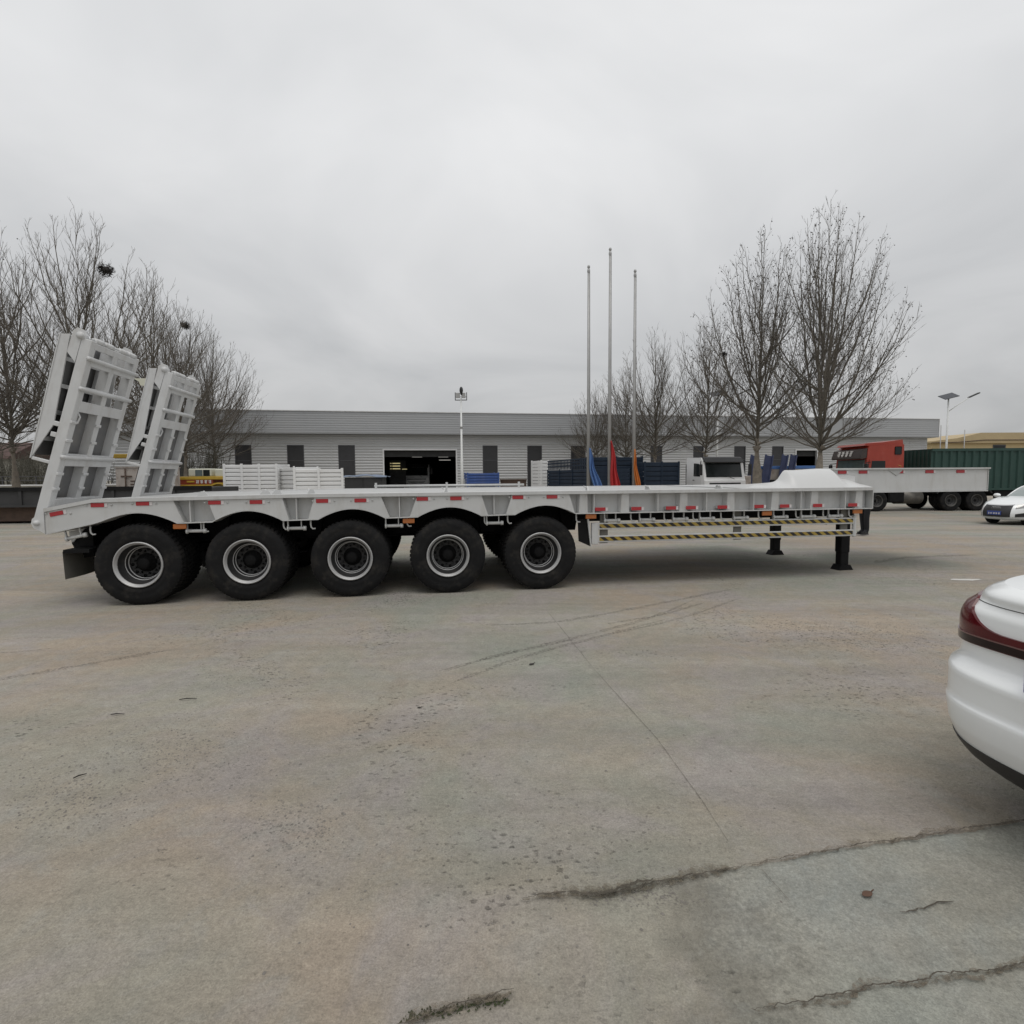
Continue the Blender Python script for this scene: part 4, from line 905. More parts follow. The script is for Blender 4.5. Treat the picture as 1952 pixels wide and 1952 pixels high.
plant(T_A, 1545, 25.0, 378, 'tallest bare plane tree dotted with seed balls, left of the red truck', GR_, 2.7)
plant(T_B, 1428, 28.0, 430, 'second tallest bare plane tree, forking just above the white truck cab', GR_, 1.2)
plant(T_E, 1332, 37.0, 590, 'slim bare tree behind the white truck cab, with dark lamp in its twigs', GR_, 2.2)
plant(T_D, 1236, 40.0, 624, 'rounded bare tree over the navy stake trailers, right of the flagpoles', GR_, 0.3)
plant(T_C, 1180, 43.5, 690, 'small bare tree between the red flag and orange flag poles', GR_, 1.9)
plant(T_D, 1122, 45.0, 725, 'smallest bare tree, behind the pole with the blue flag', GR_, 2.9)
plant(T_C, 165, 24.0, 400, 'tallest left bare tree, holding a dark nest above the near ramp', GL_, 0.7)
plant(T_E, 28, 25.0, 440, 'narrow bare tree at the left edge of the photo', GL_, 1.4)
plant(T_B, -60, 22.0, 470, 'bare tree cut by the left edge of the photo', GL_, 2.0)
plant(T_D, 298, 31.0, 508, 'bare tree rising between the two raised ramps', GL_, 2.6)
plant(T_C, 352, 35.0, 570, 'bare tree with a small nest, just right of the second ramp', GL_, 3.6)
plant(T_D, 405, 40.0, 622, 'bare tree farthest right of the left row, over the white cargo boards', GL_, 4.4)
# nests
def nest(px, py, Y, rad, label):
    r = random.Random(int(px)); p = at(px, py, Y); mb = MB()
    for i in range(260):
        d = Vector((r.gauss(0, 1), r.gauss(0, 1), r.gauss(0, 0.8))); d.normalize(); q = d * rad * r.uniform(0.3, 1.0); e = Vector((r.gauss(0, 1), r.gauss(0, 1), r.gauss(0, 0.6))).normalized() * rad * r.uniform(0.35, 0.7)
        mb.tube([q - e * 0.5, q + e * 0.5], rad * 0.035, 3, cap=False)
    mb.grid(lambda u, v: Vector((math.cos(u * 6.283) * math.sin(v * 3.1416), math.sin(u * 6.283) * math.sin(v * 3.1416), math.cos(v * 3.1416) * 0.8)) * rad * 0.62, 8, 5)
    o = mb.build('bird_nest', 'stick_dark'); o.location = p; tag(o, label, 'nest', 'bird nests in the bare trees')
nest(200, 510, 24.0, 0.30, 'large dark twig nest high in the tallest left tree')
nest(349, 614, 35.0, 0.30, 'smaller dark nest in the bare tree right of the second ramp')
nest(1367, 668, 28.0, 0.15, 'tiny dark nest in the left limbs of the forked plane tree')

# ------------------------------------------------------------------ poles, flags, lamps
def flagpole(px, Y, top_py, label):
    b = at(px, 905, Y); t = at(px, top_py, Y); h = t.z
    o = thing('flagpole', label, 'flagpole', (b.x, Y, 0), 0, 'flagpoles behind the trailer')
    MB().tube([(0, 0, 0.5), (0, 0, h * 0.45), (0, 0, h - 0.25)], [0.085, 0.075, 0.055], 10).build('pole', 'galvanised', o)
    MB().lathe([(0.0, 0), (0.28, 0), (0.28, 0.45), (0.16, 0.5), (0.0, 0.5)], axis='z', n=12).build('base', 'wall_old', o)
    MB().lathe([(0.0, 0.18), (0.05, 0.15), (0.075, 0.08), (0.05, 0.02), (0.035, 0.0), (0.06, -0.02), (0.075, -0.12), (0.06, -0.2)], c=(0, 0, h - 0.1), axis='z', n=10).build('finial', 'galvanised', o)
    MB().cyl((0.09, -0.02, 0.9), (0.06, -0.02, h - 0.25), 0.008, 4).build('halyard', 'galvanised', o)
    return o
def flag(px, Y, y0, y1, wpx, m, lean, label, seed):
    a = at(px, y0, Y); b = at(px, y1, Y); h = a.z - b.z; wd = (at(px + wpx, y1, Y) - b).x; r = random.Random(seed); ph = r.random() * 6
    mb = MB()
    def fn(u, v):   # u across folds, v down
        spread_ = 0.12 + 0.88 * v ** 0.9
        x = wd * u * spread_ * (1 + 0.10 * math.sin(v * 11 + ph)) + lean * v * v + 0.03 * math.sin(v * 8 + ph); y = -0.10 + 0.10 * math.sin(u * 15 + ph + v * 3) * spread_ + 0.04 * math.sin(u * 7 + v * 9 + ph)
        return (x, y, -h * v - 0.10 * h * math.sin(u * 2.6) * (v ** 3) + 0.02 * math.sin(u * 9))
    mb.grid(fn, 22, 22); o = mb.build('flag', m, fix=False); o.location = (a.x + 0.06, Y, a.z)
    md = o.modifiers.new('thick', 'SOLIDIFY'); md.thickness = 0.006
    tag(o, label, 'flag', 'limp flags on the flagpoles')
flagpole(1100 + 10, 27.0, 503, 'left flagpole, the one with the blue flag')
flagpole(1149.5, 26.6, 470, 'tallest flagpole in the middle, with the red flag')
flagpole(1195.5, 27.0, 511, 'right flagpole, the one with the orange flag')
flag(1108, 26.95, 846, 935, 20, 'flag_blue', 0.35, 'limp blue flag lowered on the left flagpole', 1)
flag(1149, 26.55, 832, 935, 20, 'flag_red', 0.05, 'limp red flag lowered on the tallest flagpole', 2)
flag(1193, 26.95, 848, 935, 12, 'flag_orange', 0.12, 'limp orange flag lowered on the right flagpole', 3)
# floodlight mast in the middle
b = at(872, 920, 30); h = at(872, 752, 30).z
fl = thing('floodlight_mast', 'white floodlight mast with lamp frame standing before the loading door', 'lamp', (b.x, 30, 0))
MB().tube([(0, 0, 0), (0, 0, 2.6), (0, 0, 2.62), (0, 0, h)], [0.085, 0.075, 0.06, 0.045], 10).build('pole', 'pole_white', fl)
MB().lathe([(0.0, 0.0), (0.075, 0.0), (0.075, 0.12), (0.0, 0.12)], c=(0, 0, 4.25), axis='z', n=10).build('collar', 'galvanised', fl)
mb = MB(); mb.box((-0.33, -0.03, h - 0.10), (0.33, 0.03, h - 0.06)); mb.box((-0.33, -0.03, h - 0.06), (-0.29, 0.03, h + 0.33)); mb.box((0.29, -0.03, h - 0.06), (0.33, 0.03, h + 0.33)); mb.box((-0.29, -0.03, h + 0.08), (0.29, 0.03, h + 0.10)); mb.build('lamp_frame', 'window_frame', fl)
for x in (-0.16, 0.14): MB().bbox((x - 0.11, -0.09, h + 0.02), (x + 0.11, -0.032, h + 0.30), 0.01).build('floodlight', 'galvanised', fl)
mb = MB(); mb.lathe([(0.0, 0.30), (0.05, 0.28), (0.09, 0.2), (0.10, 0.08), (0.06, -0.08), (0.03, -0.14), (0.0, -0.15)], c=(0.03, -0.12, h + 0.32), axis='z', n=12); mb.build('siren_horn', 'black_plastic', fl)
def solar_lamp(px, Y, top_py, label, z0=0.0, flip=1):
    b = at(px, 900, Y); h = at(px, top_py, Y).z
    o = thing('solar_street_lamp', label, 'street lamp', (b.x, Y, z0), 0, 'solar street lamps'); h -= z0
    MB().tube([(0, 0, 0), (0, 0, h)], [0.10, 0.06], 8).build('pole', 'pole_white', o)
    m = MB(); m.M = Matrix.Translation((0, 0, h)) @ Matrix.Rotation(R(-14), 4, 'Y') @ Matrix.Rotation(R(28), 4, 'X'); m.bbox((-0.62, -0.42, 0.0), (0.62, 0.42, 0.05), 0.01); m.build('solar_panel', 'solar_cell', o)
    MB().tube([(0, 0, h - 1.3), (0.7, -0.1, h - 0.75), (1.6, -0.25, h - 0.1)], 0.035, 6).build('arm', 'pole_white', o)
    m = MB(); m.M = Matrix.Translation((1.6, -0.25, h - 0.1)) @ Matrix.Rotation(R(-24), 4, 'Y'); m.bbox((-0.1, -0.14, -0.04), (0.85, 0.14, 0.05), 0.02); m.build('lamp_head', 'dark_grey_box', o)
solar_lamp(1783, 47, 748, 'solar street lamp with white pole, clear of trees right of the warehouse', -0.25)
solar_lamp(1352, 44, 742, 'dark solar street lamp half hidden in bare branches')
# cream lamp head showing between the ramps
b = at(281, 900, 21); h = at(281, 714, 21).z
lp_ = thing('yard_lamp', 'cream yard lamp on a post, its head showing between the two ramps', 'street lamp', (b.x + 0.7, 21, 0))
MB().tube([(0, 0, 0), (0, 0, h - 0.1)], [0.08, 0.06], 8).build('post', 'pole_white', lp_)
MB().prism([(-1.0, h - 0.02), (-0.3, h - 0.02), (-0.25, h - 0.25), (-0.45, h - 0.32), (-0.75, h - 0.28), (-0.8, h - 0.14)], -0.15, 0.15).build('lamp_head', 'cream', lp_)
MB().tube([(-1.28, 0, h + 0.1), (-1.0, 0, h - 0.08), (0, 0, h - 0.15)], 0.03, 6).build('bracket', 'black_plastic', lp_)

# ------------------------------------------------------------------ trucks
def text_strokes(mb, x0, z0, sz, n, y, seed, dense=4):
    """small glyph-like clusters of strokes, too small to read"""
    r = random.Random(seed)
    for i in range(n):
        cx0 = x0 + i * sz * 1.25
        for k in range(dense):
            if k % 2: zz = z0 + sz * (k / dense) + sz * 0.1; mb.box((cx0 + r.uniform(0, 0.15) * sz, y, zz), (cx0 + sz * r.uniform(0.75, 1.0), y + 0.008, zz + sz * 0.13))
            else: xx = cx0 + sz * (0.15 + 0.6 * r.random()); mb.box((xx, y + 0.0003 * k, z0), (xx + sz * 0.13, y + 0.008, z0 + sz))
# white cab-over truck
def cab_truck_white(loc, rz, name, label, ext=5.5):
    o = thing(name, label, 'truck', loc, rz)
    W = 2.45
    shell = [(0.10, 0.75), (0.0, 1.0), (0.0, 1.55), (0.06, 1.62), (0.30, 2.62), (0.42, 2.80), (1.9, 2.86), (2.0, 2.78), (2.0, 0.95), (1.75, 0.95), (1.65, 1.15), (1.3, 1.36), (0.85, 1.15), (0.75, 0.75)]
    MB().prism(shell, 0, W).build('cab_shell', 'truck_white', o)
    nrm = Vector((-1.0, 0, 0.24)).normalized()
    def slant(y0, y1, z0, z1, d=0.0, th=0.03):
        f = lambda z: 0.06 + (z - 1.62) * 0.24 - d
        return MB().add([(f(z0), y0, z0), (f(z0), y1, z0), (f(z1), y1, z1), (f(z1), y0, z1), (f(z0) - th, y0 + 0.03, z0 + 0.02), (f(z0) - th, y1 - 0.03, z0 + 0.02), (f(z1) - th, y1 - 0.03, z1 - 0.02), (f(z1) - th, y0 + 0.03, z1 - 0.02)], [(4, 5, 6, 7), (0, 1, 5, 4), (1, 2, 6, 5), (2, 3, 7, 6), (3, 0, 4, 7)])
    slant(0.16, W - 0.16, 1.74, 2.52, 0.002).build('windscreen', 'glass_dark', o)
    MB().prism([(0.27, 2.58), (0.08, 2.52), (0.06, 2.57), (0.30, 2.80), (0.44, 2.86), (0.46, 2.82), (0.36, 2.72)], 0.08, W - 0.08).build('sun_visor', 'black_plastic', o)
    MB().box((-0.012, 0.3, 1.36), (-0.002, W - 0.3, 1.44)).build('grille_slot', 'black_plastic', o)
    MB().prism([(-0.012, 1.28), (-0.04, 1.25), (-0.04, 1.0), (-0.012, 0.95)], 0.35, W - 0.35).build('grille', 'truck_white', o)
    mb = MB(); mb.box((-0.05, 0.4, 1.10), (-0.042, W - 0.4, 1.16)); mb.box((-0.05, 0.5, 1.02), (-0.042, W - 0.5, 1.06)); mb.build('grille_bar', 'black_plastic', o)
    MB().bbox((-0.06, 0.0, 0.42), (0.4, W, 0.94), 0.04).build('bumper', 'truck_white', o)
    for y0 in (0.1, W - 0.5): MB().bbox((-0.09, y0, 0.62), (-0.062, y0 + 0.4, 0.86), 0.01).build('headlight', 'headlamp_glass', o)
    for sgn, y0 in ((1, W), (-1, 0)):
        d = empty('door', o); ya, yb = (y0 + 0.002, y0 + 0.02) if sgn > 0 else (y0 - 0.02, y0 - 0.002)
        MB().prism([(0.25, 1.18), (0.25, 1.75), (0.45, 2.6), (1.25, 2.66), (1.3, 1.42), (0.9, 1.2)], ya, yb).build('door_panel', 'truck_white', d)
        ya2, yb2 = (yb + 0.001, yb + 0.008) if sgn > 0 else (ya - 0.008, ya - 0.001)
        MB().prism([(0.42, 1.78), (0.58, 2.48), (1.12, 2.52), (1.14, 1.8)], ya2, yb2).build('side_window', 'glass_dark', d)
        MB().box((1.05, ya2, 1.56), (1.22, yb2 + 0.01, 1.60)).build('handle', 'black_plastic', d)
        m = empty('mirror', o); ys = y0 + sgn * 0.24
        MB().tube([(0.4, y0 + sgn * 0.01, 2.62), (0.0, ys, 2.60), (0.0, ys, 2.45)], 0.02, 5).build('mirror_arm', 'black_plastic', m)
        MB().bbox((-0.05, ys - 0.10, 1.85), (0.03, ys + 0.10, 2.45), 0.02).build('mirror_head', 'black_plastic', m)
    mb = MB(); mb.tube([(-0.045, 0.7, 1.64), (0.05, 1.15, 1.82)], 0.012, 4); mb.build('wiper', 'black_plastic', o)
    wheel(o, 1.28, W - 0.03, 0.53, flip=True); wheel(o, 1.28, 0.03, 0.53)
    MB().box((1.0, 0.8, 0.7), (ext, W - 0.8, 0.95)).build('chassis', 'black_steel', o)
    for x in (ext - 1.6,): wheel(o, x, W - 0.03, 0.53, flip=True); wheel(o, x, 0.03, 0.53)
    MB().bbox((2.05, 0.1, 0.95), (2.3, W - 0.1, 2.5), 0.02).build('bulkhead', 'black_plastic', o)
    return o
alpha = R(10); q = at(1407, 900, 30.0)
cab_truck_white((q.x, q.y, ground_z(q.x, q.y)), R(100), 'white_truck', 'white truck cab facing the camera beside the dark navy stake trailers', 5.2)
# truck inside the loading door
q = on_plane(818 * K, 905 * K, B0 + BN * 7.0, BN)
cab_truck_white((q.x, q.y, 0.012), R(96), 'white_truck', 'white truck half seen in the dark inside the loading door', 6.0)

# red tractor unit, side on, facing left
RX = at(1632, 900, 27.0).x; RZ = -0.25
red = thing('red_tractor_truck', 'red high-roof tractor truck facing left beyond the trailer neck', 'truck', (RX, 27.0, RZ))
W = 2.5
shell = [(0.0, 0.95), (-0.02, 1.55), (0.06, 2.55), (0.10, 3.10), (0.20, 3.24), (1.75, 3.32), (1.88, 3.30), (1.90, 1.0), (1.55, 1.0), (1.42, 1.18), (1.0, 1.32), (0.55, 1.18), (0.42, 0.95)]
MB().prism(shell, 0, W).build('cab_shell', 'truck_red', red)
MB().prism([(-0.02, 3.26), (0.06, 3.37), (0.9, 3.42), (1.70, 3.53), (1.86, 3.55), (1.9, 3.31), (1.75, 3.325), (0.20, 3.245)], 0.10, W - 0.10).build('roof_fairing', 'truck_red', red)
MB().prism([(0.058, 2.66), (-0.20, 2.60), (-0.24, 2.66), (-0.12, 3.06), (0.09, 3.14)], 0.02, W - 0.02).build('sun_visor', 'truck_visor', red)
mb = MB(); r_ = random.Random(4)
mb.M = Matrix.Translation((-0.185, 2.0, 2.86)) @ Matrix.Rotation(R(-90), 4, 'Z') @ Matrix.Rotation(R(-18), 4, 'X')
text_strokes(mb, 0, -0.13, 0.27, 4, -0.03, 9, 6); mb.build('visor_lettering', 'letter_white', red)
MB().add([(-0.024, 0.12, 1.60), (-0.024, W - 0.12, 1.60), (0.060, W - 0.15, 2.58), (0.060, 0.15, 2.58), (-0.05, 0.15, 1.63), (-0.05, W - 0.15, 1.63), (0.03, W - 0.18, 2.55), (0.03, 0.18, 2.55)], [(4, 5, 6, 7), (0, 1, 5, 4), (1, 2, 6, 5), (2, 3, 7, 6), (3, 0, 4, 7)]).build('windscreen', 'glass_teal', red)
mb = MB()
for k, y0 in enumerate((0.35, 0.95, 1.5)): mb.tube([(-0.07, y0, 1.66), (-0.02, y0 + 0.55, 1.92)], 0.012, 4)
mb.build('wiper', 'black_plastic', red)
MB().bbox((-0.06, 0.02, 0.45), (0.4, W - 0.02, 0.94), 0.04).build('bumper', 'truck_red', red)
MB().box((-0.05, 0.3, 1.0), (-0.022, W - 0.3, 1.5)).build('grille', 'black_plastic', red)
d = empty('door', red)
MB().prism([(0.10, 1.25), (0.12, 1.75), (0.18, 2.58), (1.02, 2.58), (1.04, 1.36), (0.6, 1.28)], -0.02, -0.002).build('door_panel', 'truck_red', d)
MB().prism([(0.24, 1.72), (0.30, 2.50), (0.96, 2.50), (0.97, 1.72)], -0.03, -0.021).build('side_window', 'glass_dark', d)
MB().bbox((0.86, -0.04, 1.50), (0.98, -0.0205, 1.54), 0.004).build('handle', 'black_plastic', d)
MB().bbox((1.42, -0.025, 2.80), (1.75, -0.002, 3.20), 0.03).build('sleeper_window', 'glass_dark', red)
mb = MB(); mb.prism([(1.12, 2.10), (1.24, 2.16), (1.36, 2.10), (1.34, 1.96), (1.24, 1.86), (1.14, 1.96)], -0.012, -0.002); mb.build('gold_emblem', 'emblem_gold', red)
mb = MB(); mb.tube([(1.62, -0.008, 2.28), (1.76, -0.008, 2.24), (1.74, -0.008, 2.12), (1.64, -0.008, 2.08), (1.74, -0.008, 2.02), (1.72, -0.008, 1.90), (1.60, -0.008, 1.90)], 0.014, 4); mb.build('side_marking', 'emblem_gold', red)
for ys in (-0.25, W + 0.25):
    m = empty('mirror', red); MB().tube([(0.25, -0.01 if ys < 0 else W + 0.01, 2.45), (-0.12, ys, 2.40), (-0.12, ys, 2.2)], 0.02, 5).build('mirror_arm', 'black_plastic', m); MB().bbox((-0.16, ys - 0.11, 1.75), (-0.06, ys + 0.11, 2.36), 0.02).build('mirror_head', 'black_plastic', m)
for x in (0.98 - 0.35,): wheel(red, x, 0.0, 0.52); wheel(red, x, W, 0.52, flip=True)
xd = [at(1794, 950, 27).x - RX, at(1843, 950, 27).x - RX]
for x in xd:
    wheel(red, x, 0.0, 0.52); wheel(red, x, 0.36, 0.52, full=False); wheel(red, x, W, 0.52, flip=True)
MB().box((0.6, 0.85, 0.72), (xd[1] + 0.9, W - 0.85, 1.0)).build('chassis', 'black_steel', red)
MB().bbox((1.25, 0.05, 0.42), (2.05, 0.75, 1.0), 0.06).build('battery_box', 'black_steel', red)
mb = MB(); mb.cyl((1.75, 0.4, 0.68), (3.0, 0.4, 0.68), 0.33, 18); mb.build('fuel_tank', 'fuel_tank', red)
for x in xd: MB().lathe([(0.60, -0.32), (0.62, 0.0), (0.60, 0.32)], c=(x, 0.33, 0.54), n=28).build('mudguard', 'black_plastic', red) if False else None
MB().prism([(xd[0] - 0.75, 0.9), (xd[0] - 0.5, 1.16), (xd[1] + 0.5, 1.16), (xd[1] + 0.75, 0.9), (xd[1] + 0.7, 0.86), (xd[1] + 0.46, 1.10), (xd[0] - 0.46, 1.10), (xd[0] - 0.7, 0.86)], -0.02, 0.62).build('mudguard', 'black_plastic', red)
# green tipping trailer behind it
gx = at(1755, 900, 27.0).x
gt = thing('green_cargo_trailer', 'dark green high-sided cargo trailer with vertical ribs behind the red truck', 'trailer', (gx, 27.0, RZ))
GL = 13.0; zb, zt = 1.02, 3.04
MB().box((0.03, 0.03, zb), (GL, 2.47, zb + 0.08)).build('floor', 'green_trailer', gt)
MB().box((0.0, 0.0, zb + 0.081), (0.05, 2.5, zt + 0.03)).build('headboard', 'green_trailer', gt)
mb = MB()
for k in range(9): mb.box((-0.03, 0.15 + k * 0.27, zb + 0.1), (-0.002, 0.23 + k * 0.27, zt))
mb.build('headboard_ribs', 'green_trailer', gt)
for y0 in (0.0, 2.45): MB().box((0.052, y0, zb + 0.081), (GL, y0 + 0.05, zt)).build('side_wall', 'green_trailer', gt)
mb0 = MB(); mb0.prism([(-0.09, -0.002), (-0.05, -0.06), (0.05, -0.06), (0.09, -0.002)], zb + 0.10, zt - 0.10, axis='z'); SR_ = mb0.mesh('side_rib', 'green_trailer')
for k in range(34): put('side_rib', SR_, gt, (0.22 + k * 0.372, 0, 0))
MB().box((0.0, -0.07, zt - 0.09), (GL, -0.004, zt + 0.04)).build('top_rail', 'green_trailer', gt)
MB().box((0.0, -0.07, zb), (GL, -0.004, zb + 0.095)).build('bottom_rail', 'green_trailer', gt)
MB().box((1.5, 0.8, 0.7), (GL, 1.7, zb - 0.002)).build('chassis', 'black_steel', gt)
mb = MB(); mb.box((3.2, 0.02, 0.62), (7.5, 0.06, 0.98)); mb.build('side_skirt', 'black_steel', gt)
for x in (2.6, 8.6, 9.9, 11.2):
    if x > 3: wheel(gt, x, 0.02, 0.52); wheel(gt, x, 2.48, 0.52, flip=True)
    else: MB().box((x - 0.1, 0.3, 0.0), (x + 0.1, 0.5, 0.9)).build('landing_leg', 'black_steel', gt)

# ------------------------------------------------------------------ navy stake trailers and other stock behind
def stake_body(name, label, cat, group, p0, p1, depth, zb, zt, m, nplank, npost, lattice=False, back=True):
    """open box of horizontal planks between posts; p0->p1 is the visible long side"""
    p0 = Vector((p0.x, p0.y, 0)); p1 = Vector((p1.x, p1.y, 0)); L = (p1 - p0).length; rz = math.atan2(p1.y - p0.y, p1.x - p0.x)
    o = thing(name, label, cat, (p0.x, p0.y, ground_z(p0.x, p0.y)), rz, group)
    ph = (zt - zb) / nplank
    pl = MB().bbox((0.0, 0.0, 0.022), (L, 0.06, ph - 0.022), 0.012).mesh('plank', m)
    pe = MB().bbox((0.0, 0.06, 0.012), (0.03, depth - 0.03, ph - 0.012), 0.006).mesh('plank', m)
    for k in range(nplank):
        put('plank', pl, o, (0, 0, zb + k * ph)); put('plank', pl, o, (0, depth - 0.05, zb + k * ph))
        put('plank', pe, o, (0.0, 0, zb + k * ph)); put('plank', pe, o, (L - 0.03, 0, zb + k * ph))
    for k in range(npost):
        x = k * (L - 0.1) / (npost - 1)
        for y in (-0.03, depth + 0.002): MB().bbox((x, y, zb - 0.12), (x + 0.10, y + 0.048, zt + 0.03), 0.006).build('post', m, o)
    if lattice:
        for k in range(int(L / 0.22)): x = 0.1 + k * 0.22; MB().box((x, 0.0, zt + 0.0), (x + 0.05, 0.04, zt + 0.5)).build('stake', m, o)
        for z in (zt + 0.16, zt + 0.34, zt + 0.50): MB().box((0, 0.002, z), (L, 0.038, z + 0.07)).build('lattice_rail', m, o)
    MB().box((0.035, 0.062, zb), (L - 0.035, 0.075, zt - 0.02)).build('liner', m, o)
    MB().box((0.035, 0.078, zb), (L - 0.035, depth - 0.055, zb + 0.05)).build('floor', m, o)
    MB().box((0.4, depth * 0.3, zb - 0.30), (L - 0.2, depth * 0.7, zb - 0.02)).build('chassis', 'black_steel', o)
    return o, L
NG = 'navy stake-side trailer bodies behind the flags'
o, L = stake_body('stake_trailer', 'navy stake trailer at left of the group, with open lattice along its top', 'trailer', NG, at(1033, 900, 34.0), at(1108, 900, 28.3), 2.4, 1.0, 1.98, 'navy', 5, 4, True)
for x in (1.5, 2.8): wheel(o, x, 0.05, 0.53); wheel(o, x, 2.35, 0.53, flip=True)
o, L = stake_body('stake_trailer', 'navy plank-sided trailer body between the blue and orange flags', 'trailer', NG, at(1112, 900, 31.2), at(1213, 900, 31.5), 2.4, 0.95, 2.72, 'navy', 7, 3)
for x in (0.7, 2.0): wheel(o, x, 0.05, 0.53); wheel(o, x, 2.35, 0.53, flip=True)
o, L = stake_body('stake_trailer', 'navy plank-sided trailer body right of the orange flag, beside the white cab', 'trailer', NG, at(1215, 900, 29.5), at(1282, 900, 29.8), 2.4, 0.95, 2.50, 'navy', 6, 3)
for x in (0.6, 1.4): wheel(o, x, 0.05, 0.53, scale=0.7 if x > 1 else 1.0)
o, L = stake_body('white_rack', 'tall white panel rack standing left of the navy lattice trailer', 'rack', None, at(1020, 900, 35.0), at(1036, 900, 35.2), 1.6, 0.9, 2.62, 'white_cargo', 8, 2)
# white ribbed cargo boards stacked left of the door
WG = 'white ribbed cargo bodies left of the loading door'
stake_body('cargo_body', 'taller white ribbed cargo body beside the yellow crane truck', 'cargo body', WG, at(421, 900, 24.0), at(524, 900, 24.3), 2.0, 0.98, 2.24, 'white_cargo', 7, 4)
stake_body('cargo_body', 'lower white ribbed cargo body nearer the blue tarp shed', 'cargo body', WG, at(553, 900, 22.6), at(648, 900, 23.2), 1.5, 0.95, 2.0, 'white_cargo', 6, 3)
stake_body('cargo_body', 'white cargo board set at an angle between the taller and lower bodies', 'cargo body', WG, at(525, 900, 24.9), at(556, 900, 23.4), 1.0, 0.98, 2.10, 'white_cargo', 6, 2)
# dark box with tarp
b = at(650, 900, 33); dbx = thing('dark_storage_shed', 'dark low storage shed just left of the loading door', 'shed', (b.x, 33, 0), R(6))
MB().box((0, 0, 0), (2.25, 1.8, 1.62)).build('shed_wall', 'dark_grey_box', dbx); MB().box((0.05, -0.03, 0.1), (1.05, -0.002, 1.55)).build('shed_door', 'dark_grey_box', dbx); MB().box((1.15, -0.03, 0.1), (2.15, -0.002, 1.55)).build('shed_door', 'dark_grey_box', dbx)
mb = MB(); mb.grid(lambda u, v: (-0.1 + 2.6 * u, -0.15 + 2.2 * v, 1.70 + 0.10 * math.sin(u * 3.3) + 0.03 * math.sin(u * 14 + v * 5) - 0.08 * (v < 0.1)), 20, 6)
tp = mb.build('blue_tarp', 'tarp_blue', fix=False); tp.location = (b.x, 33, 0); tp.rotation_euler = (0, 0, R(6)); tag(tp, 'faded blue tarp sheet laid over the dark storage shed', 'tarp'); md = tp.modifiers.new('thick', 'SOLIDIFY'); md.thickness = 0.02
# blue panel stack, brown bin
o, L = stake_body('blue_cargo_body', 'bright blue ribbed cargo body right of the floodlight mast', 'cargo body', None, at(881, 900, 36), at(942, 900, 36.4), 1.8, 0.95, 1.86, 'blue_panel', 5, 2)
b = at(944, 900, 37); br_ = thing('brown_bin', 'rusty brown open steel bin beside the blue cargo body', 'bin', (b.x, 37, 0))
mb = MB(); mb.box((0, 0, 0.3), (1.75, 0.05, 1.35)); mb.box((0, 1.2, 0.3), (1.75, 1.25, 1.35)); mb.box((0, 0.052, 0.3), (0.05, 1.198, 1.35)); mb.box((1.7, 0.052, 0.3), (1.75, 1.198, 1.35)); mb.build('bin_wall', 'brown_timber', br_)
MB().box((-0.04, -0.05, 1.352), (1.79, 1.3, 1.42)).build('bin_lid', 'brown_timber', br_)
MB().box((0.1, 0.06, 0.0), (1.65, 1.19, 0.29)).build('bin_foot', 'brown_timber', br_)
b = at(868, 900, 37); gb = thing('grey_cover', 'small grey leaning sheet beside the right edge of the loading door', 'panel', (b.x - 0.1, 37, 0))
MB().prism([(0, 0), (0.45, 0), (0.45, 1.45), (0.12, 1.55)], 0, 0.12).build('sheet', 'steel_plate', gb)
# navy ramps of another trailer and its blue side board
bl = at(1408, 900, 33); bt = thing('blue_lowbed', 'navy lowbed trailer with raised ramps and a blue rail, behind the forked tree', 'trailer', (bl.x, 33, 0), 0)
def rel(px, Y=33): return at(px, 900, Y).x - bl.x
MB().bbox((rel(1440), 0.4, 1.95), (rel(1548), 0.5, 2.13), 0.01).build('blue_rail', 'blue_bright', bt)
MB().box((rel(1440), 0.42, 1.3), (rel(1548), 0.48, 1.948)).build('side_board', 'rust_white', bt)
MB().box((rel(1418), 0.3, 0.6), (rel(1560), 2.6, 1.28)).build('deck', 'black_steel', bt)
for px, wd in ((1409, 0.42), (1436, 0.42), (1468, 0.30), (1484, 0.30)):
    x = rel(px); rp = empty('ramp', bt); m = MB(); m.M = Matrix.Translation((x, 0, 1.0)) @ Matrix.Rotation(R(8), 4, 'Y')
    m.bbox((0, 0, 0), (0.08, 0.12, 1.85), 0.01); m.bbox((wd, 0, 0), (wd + 0.08, 0.12, 1.85), 0.01); m.build('ramp_beam', 'ramp_navy', rp)
    m = MB(); m.M = Matrix.Translation((x, 0, 1.0)) @ Matrix.Rotation(R(8), 4, 'Y'); m.box((0.082, 0.06, 0.05), (wd - 0.002, 0.10, 1.8)); m.build('ramp_plate', 'ramp_navy', rp)
for x in (1.0, 2.4): wheel(bt, x, 0.35, 0.53)
MB().bbox((rel(1400), -0.1, 0.3), (rel(1416), 0.25, 1.55), 0.02).build('end_post', 'rust_white', bt)

